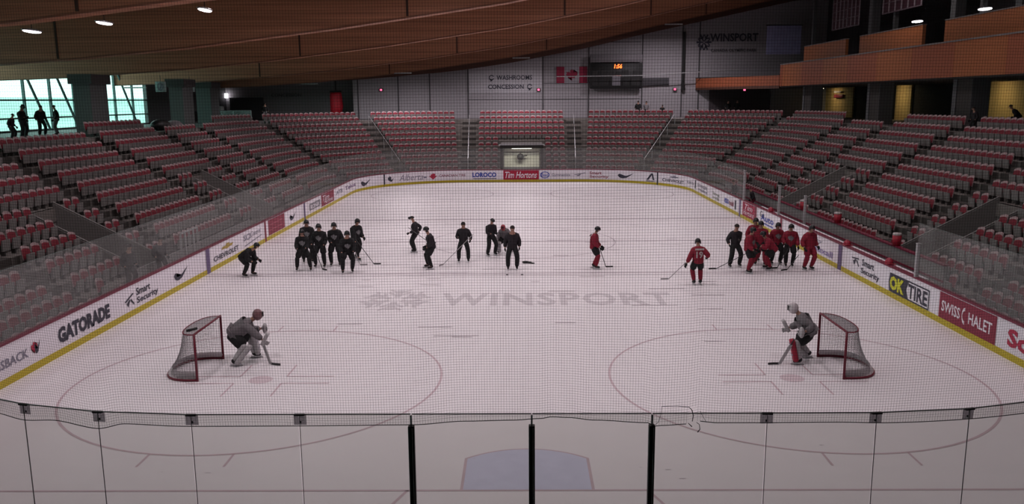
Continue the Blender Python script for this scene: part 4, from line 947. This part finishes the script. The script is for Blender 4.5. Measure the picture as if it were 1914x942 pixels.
# ------------------------------------------------------------------ AISLE STAIRS with handrails
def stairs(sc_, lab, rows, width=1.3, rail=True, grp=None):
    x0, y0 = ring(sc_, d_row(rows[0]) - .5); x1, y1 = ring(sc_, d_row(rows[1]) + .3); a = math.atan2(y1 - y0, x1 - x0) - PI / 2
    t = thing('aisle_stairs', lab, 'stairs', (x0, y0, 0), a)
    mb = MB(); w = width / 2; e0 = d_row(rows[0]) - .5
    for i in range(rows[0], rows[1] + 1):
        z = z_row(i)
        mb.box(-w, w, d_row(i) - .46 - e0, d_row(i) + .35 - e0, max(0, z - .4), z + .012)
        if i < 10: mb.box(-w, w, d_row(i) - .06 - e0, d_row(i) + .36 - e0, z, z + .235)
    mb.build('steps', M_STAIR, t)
    if rail:
        mb = MB(); pts = [(0, d_row(i) - .45 - e0, z_row(i) + .95) for i in range(rows[0] + 1, rows[1] + 1)]
        mb.tube(pts, .022, 6)
        for p in pts[::2]: mb.tube([p, (p[0], p[1], p[2] - .95)], .018, 6)
        mb.build('handrail', M_ALU, t)
nm = ['first', 'second', 'third', 'fourth', 'fifth']
for k, y in enumerate(AIS_Y):
    for lf in (True, False):
        s = left_s(y) if lf else right_s(y)
        stairs(s, f'{nm[k]} dark stairs from the camera in the {"windowed" if lf else "balcony"} side stand', (0, 9), rail=False)
for lf in (True, False):
    w_ = 'windowed' if lf else 'balcony'
    stairs(corner_s(69, lf), f'dark stairs in the far curve closest to the {w_} side', (0, 9), rail=False)
    stairs(corner_s(33.5, lf), f'slanting dark stairs between the far stand and the {w_} curve', (0, 9), rail=True)
    stairs(far_s(-4.7 if lf else 4.7), f'straight dark stairs of the far stand on the {w_} side of the ice entrance', (0, 9), rail=True)
# ------------------------------------------------------------------ FAR WALL things
def sign_text(name, txt, x0, x1, z0, z1, m, y=71.9, label=None, cat='sign', bold=.02, shear=0):
    o = decal(name, text_tris(txt, bold, shear), lambda u, v: (x0 + (x1 - x0) * u, y, z0 + (z1 - z0) * v), m)
    md = o.modifiers.new('thick', 'SOLIDIFY'); md.thickness = .03
    return o
t = thing('wall_sign', 'WASHROOMS and CONCESSION lettering with round arrow marks on the grey far wall', 'sign', (0, 0, 0))
a = sign_text('washrooms_lettering', 'WASHROOMS', -2.5, 1.1, 8.95, 9.42, M_INK); a.parent = t
a = sign_text('concession_lettering', 'CONCESSION', -3.35, .25, 8.05, 8.5, M_INK); a.parent = t
for cx, cz in ((-3.0, 9.18), (.85, 8.27)):
    a = decal('arrow_ring', poly_tris(annulus(0, 0, .27, .27, .09, 20, .4, 6.0) + [[(-.1, -.42), (.12, -.25), (-.1, -.1)]]), lambda u, v, cx=cx, cz=cz: (cx + u, 71.9, cz + v), M_INK, t)
# flag
t = thing('flag', 'red and white flag with a maple leaf on the far wall', 'flag', (5.1, 71.85, 8.6))
mb = MB()
mb.face([(-1.55, 0, 0), (1.55, 0, 0), (1.55, 0, 1.6), (-1.55, 0, 1.6)]); mb.face([(-1.55, .03, 0), (-1.55, .03, 1.6), (1.55, .03, 1.6), (1.55, .03, 0)]); mb.build('white_field', mat('flag_white', (.28, .26, .29)), t)
M_FLAG = mat('flag_red', (.24, .008, .04))
for x0, x1 in ((-1.55, -.75), (.75, 1.55)): mb = MB(); mb.face([(x0, -.01, 0), (x1, -.01, 0), (x1, -.01, 1.6), (x0, -.01, 1.6)]); mb.build('red_band', M_FLAG, t)
decal('maple_leaf', poly_tris([LEAF]), lambda u, v: (-.6 + 1.2 * u, -.01, .25 + 1.15 * v), M_FLAG, t)
# scoreboard
t = thing('scoreboard', 'dark electronic scoreboard with glowing red clock digits on the far wall', 'scoreboard', (9.5, 71.4, 8.0))
link('cabinet', bevel_box(5.2, .4, 2.5, .03, 1), mat('board_dark', (.014, .013, .014)), t, (0, 0, 1.25))
link('header', bevel_box(5.2, .42, .75, .03, 1), mat('header_grey', (.17, .155, .17)), t, (0, 0, 2.95))
mb = MB()
for x, z, w_, h_ in ((-2.1, 1.3, .6, .45), (-1.1, 1.3, .8, .5), (.2, 1.25, .5, .4), (.9, 1.3, .7, .5), (2.0, 1.3, .6, .45), (-2.1, .3, .6, .8), (-1.2, .3, .9, .8), (1.0, .3, .6, .8), (1.95, .3, .9, .8)):
    mb = MB(); mb.box(x - w_ / 2, x + w_ / 2, -.225, -.2, z, z + h_); mb.build('digit_window', M_BLACK, t)
mb = MB(); mb.box(-.4, .42, -.23, -.2, .3, 1.25); mb.build('centre_panel', mat('score_panel', (.15, .14, .16)), t)
decal('clock_digits', text_tris('1:56', .03, .15), lambda u, v: (-.22 + .8 * u, -.235, 1.98 + .42 * v), M_LEDRED, t)
t = thing('wall_louvre', 'grey louvre panel on the far wall beside the scoreboard', 'vent', (13.6, 71.9, 8.25)); 
mb = MB(); mb.box(-1.3, 1.3, -.02, .08, 0, .8); mb.build('backing', mat('louvre', (.07, .065, .075)), t); mb = MB(); [mb.box(-1.3, 1.3, -.05, -.02, .08 * q, .08 * q + .03) for q in range(10)]; mb.build('blade', mat('louvre', (.07, .065, .075)), t)['kind'] = 'stuff'
# WINSPORT wall lettering
t = thing('wall_sign', 'large WINSPORT lettering with a snowflake on the grey wall above the balcony end', 'sign')
a = sign_text('winsport_lettering', 'WINSPORT', 18.9, 23.7, 12.55, 13.35, M_INK); a.parent = t
a = sign_text('small_lettering', 'CANADA OLYMPIC PARK', 19.0, 23.6, 11.55, 11.85, mat('ink_fade', (.10, .095, .105))); a.parent = t
P = []
for k in range(6):
    an_ = k * PI / 3; ca, sa = math.cos(an_), math.sin(an_)
    for q in ([(.1, -.06), (1, -.1), (1, .1), (.1, .06)], [(.4, 0), (.5, -.05), (.85, .4), (.7, .42)], [(.4, 0), (.5, .05), (.85, -.4), (.7, -.42)]): P.append([(18.3 + (x * ca - y * sa) * .75, 12.5 + (x * sa + y * ca) * .85) for x, y in q])
decal('snowflake', poly_tris(P), lambda u, v: (u, 71.9, v), M_INK, t)
# faint recessed sign, exit lights, pipes, cable
sg = sign_text('wall_sign', 'CONCESSION', -26.6, -23.4, 7.45, 7.8, mat('ink_fade', (.10, .095, .105)), 75.9); tag(sg, 'small faint lettering on the recessed wall beyond the windowed stand', 'sign')
for x, z, y in ((-14.2, 8.05, 71.8), (1.75, 7.95, 71.8), (15.5, 7.9, 71.8), (22.5, 7.8, 71.8)):
    t = thing('exit_light', 'small glowing red exit light on the grey far wall', 'light', (x, y, z), 0, 'red exit lights on the far wall')
    link('case', bevel_box(.4, .15, .3, .02, 1), M_DARKCONC, t); link('red_lens', bevel_box(.22, .05, .2, .02, 1), M_EXIT, t, (0, -.09, 0))
mb = MB(); mb.tube([(0, 0, 0), (0, 0, 5.2)], .13, 8); mb.tube([(0, 0, -.5), (0, 0, 0)], .2, 8); tag(mb.build('drain_pipe', M_BLACK, None, False, (16.3, 71.7, 8.3)), 'dark vertical pipe on the far wall between scoreboard and lettering', 'pipe')
mb = MB(); mb.tube([(3.5, 70.5, 9.2), (12, 70.5, 9.25), (21.5, 70.5, 9.75)], .045, 6); tag(mb.build('steel_cable', M_ALU), 'pale taut cable crossing in front of flag and scoreboard', 'cable')
t = thing('banner_stand', 'red cloth banner hanging from a black bar by the recessed wall', 'banner', (-19.0, 72.6, 5.2))
mb = MB(); mb.tube([(0, 0, 2.75), (0, 0, 5)], .07, 6); mb.tube([(-.6, 0, 2.7), (.6, 0, 2.7)], .12, 6); mb.build('hanger', M_BLACK, t)
mb = MB(); mb.tube([(0, 0, 2.65), (0, 0, 2.4), (.05, 0, 1.2), (-.1, 0, .1)], [.55, .62, .66, .55], 14); mb.build('cloth', mat('banner_red', (.36, .008, .02)), t, True)
t = thing('corner_platform', 'grey railed platform with glass panels at the corner of the windowed stand', 'platform', (-29.5, 66.6, 5.13))
mb = MB(); mb.box(-3.2, 3.6, -.06, .06, 0, .95); mb.build('rail_panel', glassy('rail_glass', (.55, .57, .57), .15, (.3, .3, .3)), t)
mb = MB(); mb.tube([(-3.2, 0, 1.0), (3.6, 0, 1.0)], .04, 6); [mb.tube([(x, 0, 0), (x, 0, 1)], .04, 6) for x in (-3.2, -1.5, .2, 1.9, 3.6)]; mb.build('handrail', M_STEEL, t)
mb = MB(); mb.tube([(0, 0, 0), (0, 0, 1.35), (0, 0, 1.42)], [.36, .36, .3], 14); tag(mb.build('waste_bin', mat('bin_white', (.32, .34, .34)), None, True, (-29.2, 67.6, 5.13)), 'pale round bin behind the corner platform rail', 'bin')
# ------------------------------------------------------------------ windowed side: pillars, signs
def pillar(x, y, w, dpt, z1, lab, m=M_COLUMN):
    t = thing('pillar', lab, 'pillar', (x, y, 5.13)); struct(t)
    mb = MB(); mb.box(-w / 2, w / 2, -dpt / 2, dpt / 2, 0, z1 - 5.13); mb.build('shaft', m, t)
    mb = MB(); mb.box(-w / 2 - .18, w / 2 + .18, -dpt / 2 - .15, dpt / 2 + .15, z1 - 5.13 - .28, z1 - 5.13 + .25); mb.build('capital', mat('pillar_head', (.045, .045, .045)), t)
    return t
pillar(-24.2, 33.3, .95, 1.9, 8.25, 'wide grey concrete pillar between the two window groups')
pillar(-24.2, 46.0, .95, 1.9, 8.3, 'second grey concrete pillar beyond the bright windows')
pillar(-26.6, 57.5, 1.2, 1.9, 8.35, 'third grey concrete pillar near the alcove')
pillar(-29.5, 30.6, .5, .7, 8.2, 'slim pale column in front of the first windows', mat('slim_column', (.22, .25, .26)))
def hang_sign(x, y, z, lab, w=.75, h=.55):
    t = thing('hanging_sign', lab, 'sign', (x, y, z)); link('sign_box', bevel_box(w, .12, h, .02, 1), mat('sign_pale', (.32, .40, .40)), t)
    decal('sign_mark', poly_tris(annulus(.5, .5, .3, .4, .12) + [[(.3, .2), (.45, .2), (.8, .8), (.65, .8)]]), lambda u, v: ((u - .5) * w, -.07, (v - .5) * h), M_GREYINK, t)
    mb = MB(); mb.tube([(0, 0, h / 2), (0, 0, h / 2 + .4)], .02, 5); mb.build('bracket', M_BLACK, t)
hang_sign(-24.9, 34.0, 7.9, 'pale hanging sign beside the wide pillar')
hang_sign(-24.6, 43.6, 8.0, 'pale sign with a slashed ring hanging beyond the windows', .7, .7)
hang_sign(-24.3, 47.9, 8.05, 'pale square sign on the second pillar', .7, .7)
t = thing('lamp', 'small bright lamp on the recessed grey wall', 'light', (-31.3, 75.6, 7.6)); link('lamp_body', bevel_box(.35, .1, .5, .03, 1), M_LAMP, t)
t = thing('bag_heap', 'heap of dark bags and coats on the top seats beside the wide pillar', 'bags', (-23.9, 41.4, 5.13))
mb = MB(); mb.ellipsoid((0, 0, .35), (.5, 1.1, .38)); mb.build('black_bag', M_BLACK, t, True); mb = MB(); mb.ellipsoid((.2, 1.7, .3), (.5, .9, .32)); mb.build('grey_bag', M_GREYCLOTH, t, True)
# ------------------------------------------------------------------ balcony side
bal = thing('upper_balcony', 'long orange wood balcony front with grey top rail above the stand', 'balcony')
def wallstrip(name, pts, z0, z1, m, parent, th=.25, zz=None):
    mb = MB()
    for (x0, y0), (x1, y1) in zip(pts, pts[1:]):
        d = Vector((x1 - x0, y1 - y0, 0)).normalized(); n = Vector((d.y, -d.x, 0)) * th
        if n.x < 0: n = -n
        a0, a1 = Vector((x0, y0, 0)), Vector((x1, y1, 0)); Z0, Z1 = Vector((0, 0, z0)), Vector((0, 0, z1))
        q = [a0, a1, a1 + n, a0 + n]; b = len(mb.v)
        mb.v += [tuple(p + Z0) for p in q] + [tuple(p + Z1) for p in q]
        for f in ((0, 1, 2, 3), (4, 7, 6, 5), (0, 4, 5, 1), (1, 5, 6, 2), (2, 6, 7, 3), (3, 7, 4, 0)): mb.f.append(tuple(b + k for k in f)); mb.mi.append(0)
    return mb.build(name, m, parent)
y = 17.0; k = 0
while y < 61.5:
    y2 = min(y + 4.9, 61.9)
    wallstrip('wood_panel', [(23, y), (23, y2 - .015)], 7.98, 9.82, [M_WOOD_B, mat('balcony_wood2', (.26, .072, .032), .5, var=.22, scale=2.0, stretch=(2, .15, 6))][k % 2], bal); y = y2; k += 1
wallstrip('top_rail', [(22.97, 17), (22.97, 61.9)], 9.82, 9.9, mat('rail_grey', (.16, .14, .14)), bal, .32)
b2 = thing('lower_balcony', 'lower orange wood balcony front turning towards the far wall', 'balcony')
wallstrip('wood_panel', [(23, 62), (17.6, 71.9)], 8.05, 8.95, mat('balcony_wood2', (.26, .072, .032)), b2); wallstrip('top_rail', [(22.97, 62), (17.57, 71.9)], 8.95, 9.02, M_DARKCONC, b2, .3)
wallstrip('soffit_edge', [(23, 62), (17.6, 71.9)], 7.8, 8.05, mat('edge_trim', (.07, .025, .015)), b2)
mb = MB(); mb.box(23.1, 36, 17, 71.9, 7.9, 8.0); mb.box(23.2, 36, 17, 71.9, 8.9, 9.0)
b = len(mb.v); mb.v += [(23, 62, 7.9), (17.6, 71.9, 7.9), (23.1, 71.9, 7.9), (23, 62, 8.0), (17.6, 71.9, 8.0), (23.1, 71.9, 8.0)]; mb.f += [(b, b + 1, b + 2), (b + 3, b + 5, b + 4)]; mb.mi += [0, 0]
struct(mb.build('floor_balcony', M_DARKCONC))
for (a, b_, lab) in ((50.9, 60.3, 'upper wooden box front farthest from the camera'), (38.7, 48.3, 'middle upper wooden box front with a lamp behind it'), (27.0, 36.0, 'upper wooden box front nearest the camera')):
    t = thing('spectator_box', lab, 'balcony', (24.5, a, 0)); mb = MB(); mb.box(0, .2, 0, b_ - a, 10.05, 11.28); mb.build('wood_panel', M_WOOD_B, t); mb = MB(); mb.box(-.03, .25, 0, b_ - a, 11.28, 11.34); mb.build('top_rail', mat('rail_grey', (.16, .14, .14)), t)
mb = MB(); mb.box(30.5, 30.8, 17, 71.9, 8.9, 22); struct(mb.build('wall_boxes', mat('box_wall', (.045, .035, .04), .9)))
for q, (x, y) in enumerate([(26.0, 62.5), (26.0, 49.6), (26, 46.0), (26.0, 37.6), (26.0, 34.8), (27.2, 33), (27, 31)]):
    t = thing('box_column', f'{["slim", "thick"][q % 2]} grey column behind the upper boxes, {ORD[q]} from the far end', 'column', (x, y, 9)); mb = MB(); w_ = (.14, .3)[q % 2]; mb.box(-w_, w_, -w_, w_, 0, 9); mb.build('shaft', mat('box_col', (.09, .09, .095)), t); mb = MB(); mb.box(-w_ - .05, w_ + .05, -w_ - .05, w_ + .05, 0, .12); mb.build('foot_plate', M_DARKCONC, t)
def grid_screen(y0, y1, z0, lab, n):
    t = thing('lattice_screen', lab, 'screen', (25.6, y0, z0)); L_ = y1 - y0
    mb = MB(); mb.box(.05, .08, 0, L_, 0, 4); mb.build('maroon_cloth', mat('screen_maroon', (.05, .015, .025)), t)
    for q in range(n + 1): mb = MB(); mb.box(-.03, .04, L_ * q / n - .04, L_ * q / n + .04, 0, 4); mb.build('upright', mat('lattice_white', (.30, .25, .28)), t)
    mb = MB(); mb.box(-.04, .03, 0, L_, 0, .08); [mb.box(.0, .03, 0, L_, .7 * q, .7 * q + .06) for q in range(1, 6)]; mb.build('crossbar', mat('lattice_dim', (.14, .10, .12)), t)
grid_screen(51.5, 57.0, 12.35, 'white lattice screen with maroon cloth above the farthest box', 7)
grid_screen(41.5, 47.3, 12.7, 'white lattice screen with maroon cloth above the middle box', 6)
t = thing('hanging_banner', 'pale blue banner hanging beyond the farthest box', 'banner', (24.6, 66.5, 11.0)); mb = MB(); mb.box(-1.6, 1.6, 0, .05, 0, 2.6); mb.build('banner_cloth', mat('banner_blue', (.20, .20, .33), .8, var=.3, scale=1.5), t); mb = MB(); mb.tube([(-1.7, 0, 2.65), (1.7, 0, 2.65)], .05, 6); mb.build('hanging_bar', M_BLACK, t)
for y, z, lab in ((41.9, 11.75, 'bright oval lamp above the middle box front'), (33.9, 11.7, 'bright oval lamp above the nearest box front')):
    t = thing('oval_lamp', lab, 'light', (25.6, y, z)); mb = MB(); mb.ellipsoid((0, 0, 0), (.3, .5, .07)); mb.build('lens', M_LAMP, t, True); mb = MB(); mb.ellipsoid((0, 0, .07), (.33, .55, .06)); mb.build('shade', M_BLACK, t, True)
# concourse under the balcony: pillars, dark openings, cream lit walls
for y, lab in ((58.6, 'dark concourse pillar nearest the far wall'), (45.0, 'grey edged concourse pillar between the cream walls'), (33.2, 'wide dark concourse pillar under the balcony, nearest the camera')):
    t = thing('pillar', lab, 'pillar', (24.9, y, 5.13)); struct(t); mb = MB(); mb.box(-.5, .5, -.95, .95, 0, 2.8); mb.build('shaft', mat('bal_column', (.05, .045, .042)), t); mb = MB(); mb.box(-.52, .45, -1.0, -.95, 0, 2.8); mb.box(-.54, -.5, .6, 1.0, 0, 2.8); mb.build('edge_strip', mat('bal_edge', (.13, .13, .14)), t)
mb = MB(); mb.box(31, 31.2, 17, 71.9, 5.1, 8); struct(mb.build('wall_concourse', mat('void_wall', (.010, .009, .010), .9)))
def cream(y0, y1, z0, z1, lab, x=30.8, yc=None):
    mb = MB(); mb.box(x, x + .15, y0, y1, z0, z1); o = mb.build('wall_panel', M_CREAM); struct(o)
    t = thing('ceiling_lamp', f'warm ceiling lamp in front of the {lab}', 'light', (x - 1.6, (y0 + y1) / 2, 7.8)); mb = MB(); mb.box(-.1, .1, -.5, .5, 0, .06); mb.build('lens', M_WARMLAMP, t); mb = MB(); mb.box(-.13, .13, -.54, .54, .06, .1); mb.build('housing', M_STEEL, t)
    area('warm_lamp', (0, 0, -.02), (.2, 1), 26, (1, .78, .42), 150, (0, math.radians(-38), 0), t)
cream(65.0, 73.0, 5.13, 7.9, 'far cream wall'); cream(53.3, 56.0, 5.13, 7.9, 'narrow cream wall'); cream(36.5, 44.0, 5.13, 7.95, 'wide cream wall')
t = thing('menu_board', 'small red and white menu sign on the far cream wall', 'sign', (30.6, 68.0, 7.1)); link('sign_box', bevel_box(.08, 2.2, .35, .02, 1), M_DKRED, t); link('white_strip', bevel_box(.06, 1.8, .16, .01, 1), M_WHITE, t, (-.02, .3, .4))
mb = MB(); mb.box(19, 25, 71.8, 71.95, 5.1, 7.9); struct(mb.build('wall_end_dark', mat('end_wall', (.055, .045, .05), .9)))
mb = MB(); mb.box(25.2, 28.8, 71.6, 71.9, 5.1, 7.9); struct(mb.build('wall_end_pale', mat('end_wall_pale', (.19, .17, .19), .9)))
# ------------------------------------------------------------------ benches behind the boards
bx = thing('bench_partition', 'low wall with dark red rail running behind the players bench', 'partition')
mb = MB(); mb.box(14.62, 14.72, 14.5, 46, 0, 1.15); mb.build('panel', mat('bench_panel', (.20, .19, .19), .7), bx)
mb = MB(); mb.box(14.57, 14.77, 14.5, 46, 1.15, 1.2); mb.build('top_rail', M_REDCAP, bx)
mb = MB(); mb.box(14.6, 14.62, 14.5, 46, .55, .63); mb.build('mid_stripe', M_REDCAP, bx)
bn = thing('players_bench', 'long players bench behind the boards opposite the red players', 'bench'); mb = MB(); mb.box(14.05, 14.4, 16, 33, .42, .47); mb.build('seat_plank', mat('bench_wood', (.16, .12, .12)), bn)
for y in range(17, 34, 4): mb = MB(); mb.box(14.1, 14.35, y - .04, y + .04, 0, .42); mb.build('leg', M_DARKCONC, bn)
for y, x, h, lab in ((13.1, 12.98, 1.1, 'white gate post on the boards beside the tyre advert'), (26.0, 13.6, 1.2, 'white bench post nearer the red players'), (28.1, 13.0, 1.5, 'grey bench post farther from the camera'), (34.7, 12.98, 1.7, 'pale post at the far bench corner')):
    t = thing('bench_post', lab, 'post', (x, y, 1.085 if x < 13.2 else 0)); mb = MB(); mb.box(-.05, .05, -.06, .06, 0, h if x < 13.2 else h + 1.1); mb.build('post_body', mat('post_pale', (.36, .35, .36), .5), t); mb = MB(); mb.box(-.06, .06, -.07, .07, (h if x < 13.2 else h + 1.1), (h if x < 13.2 else h + 1.1) + .03); mb.build('post_cap', M_ALU, t)
def helmet_thing(x, y, z, lab):
    t = thing('helmet', lab, 'helmet', (x, y, z)); mb = MB(); mb.ellipsoid((0, 0, .0), (.15, .19, .22), 12, 6, None, 0, .5); mb.build('shell', mat('helmet_red', (.30, .012, .035), .4), t, True); mb = MB(); mb.tube([(-.14, -.1, .02), (-.16, -.2, .02), (.16, -.2, .02), (.14, -.1, .02)], .02, 5); mb.build('brim', mat('helmet_red', (.3, .012, .035)), t)
helmet_thing(13.05, 15.3, 1.09, 'red helmet on the boards shelf nearest the camera'); helmet_thing(13.05, 19.2, 1.09, 'red helmet on the boards shelf near the blue stripe'); helmet_thing(13.05, 29.6, 1.09, 'red helmet on the boards beyond the red players')
def cooler(x, y, z, lab):
    t = thing('drink_cooler', lab, 'cooler', (x, y, z)); mb = MB(); mb.tube([(0, 0, 0), (0, 0, .42)], [.15, .175], 14); mb.build('tub', mat('cooler_red', (.34, .012, .03), .5), t, True); mb = MB(); mb.tube([(0, 0, .42), (0, 0, .5)], [.18, .155], 14); mb.build('lid', mat('cooler_white', (.5, .45, .45)), t, True)
cooler(14.67, 24.6, 1.2, 'red drink cooler with a white lid on the bench wall'); cooler(14.67, 29.4, 1.2, 'red drink cooler farther along the bench wall'); cooler(14.67, 18.4, 1.2, 'red drink cooler on the bench wall nearest the camera')
mb = MB(); mb.box(-14.65, -14.58, 16, 30, 0, .75); o = mb.build('penalty_wall', mat('bench_panel', (.20, .19, .19), .7)); tag(o, 'low grey wall of the penalty bench behind the boards, windowed side', 'partition')
t = thing('penalty_gate', 'pale upright bars of the penalty bench gate behind the boards', 'gate', (-13.3, 18.6, 0))
for q in range(5): mb = MB(); mb.box(-.03, .03, -.9 + .42 * q, -.84 + .42 * q, 0, 1.95); mb.build('bar', mat('post_pale', (.36, .35, .36), .5), t)
mb = MB(); mb.box(-.03, .03, -.9, .84, 1.9, 1.96); mb.build('top_bar', mat('post_pale', (.36, .35, .36), .5), t)
print('seats', len(spots))
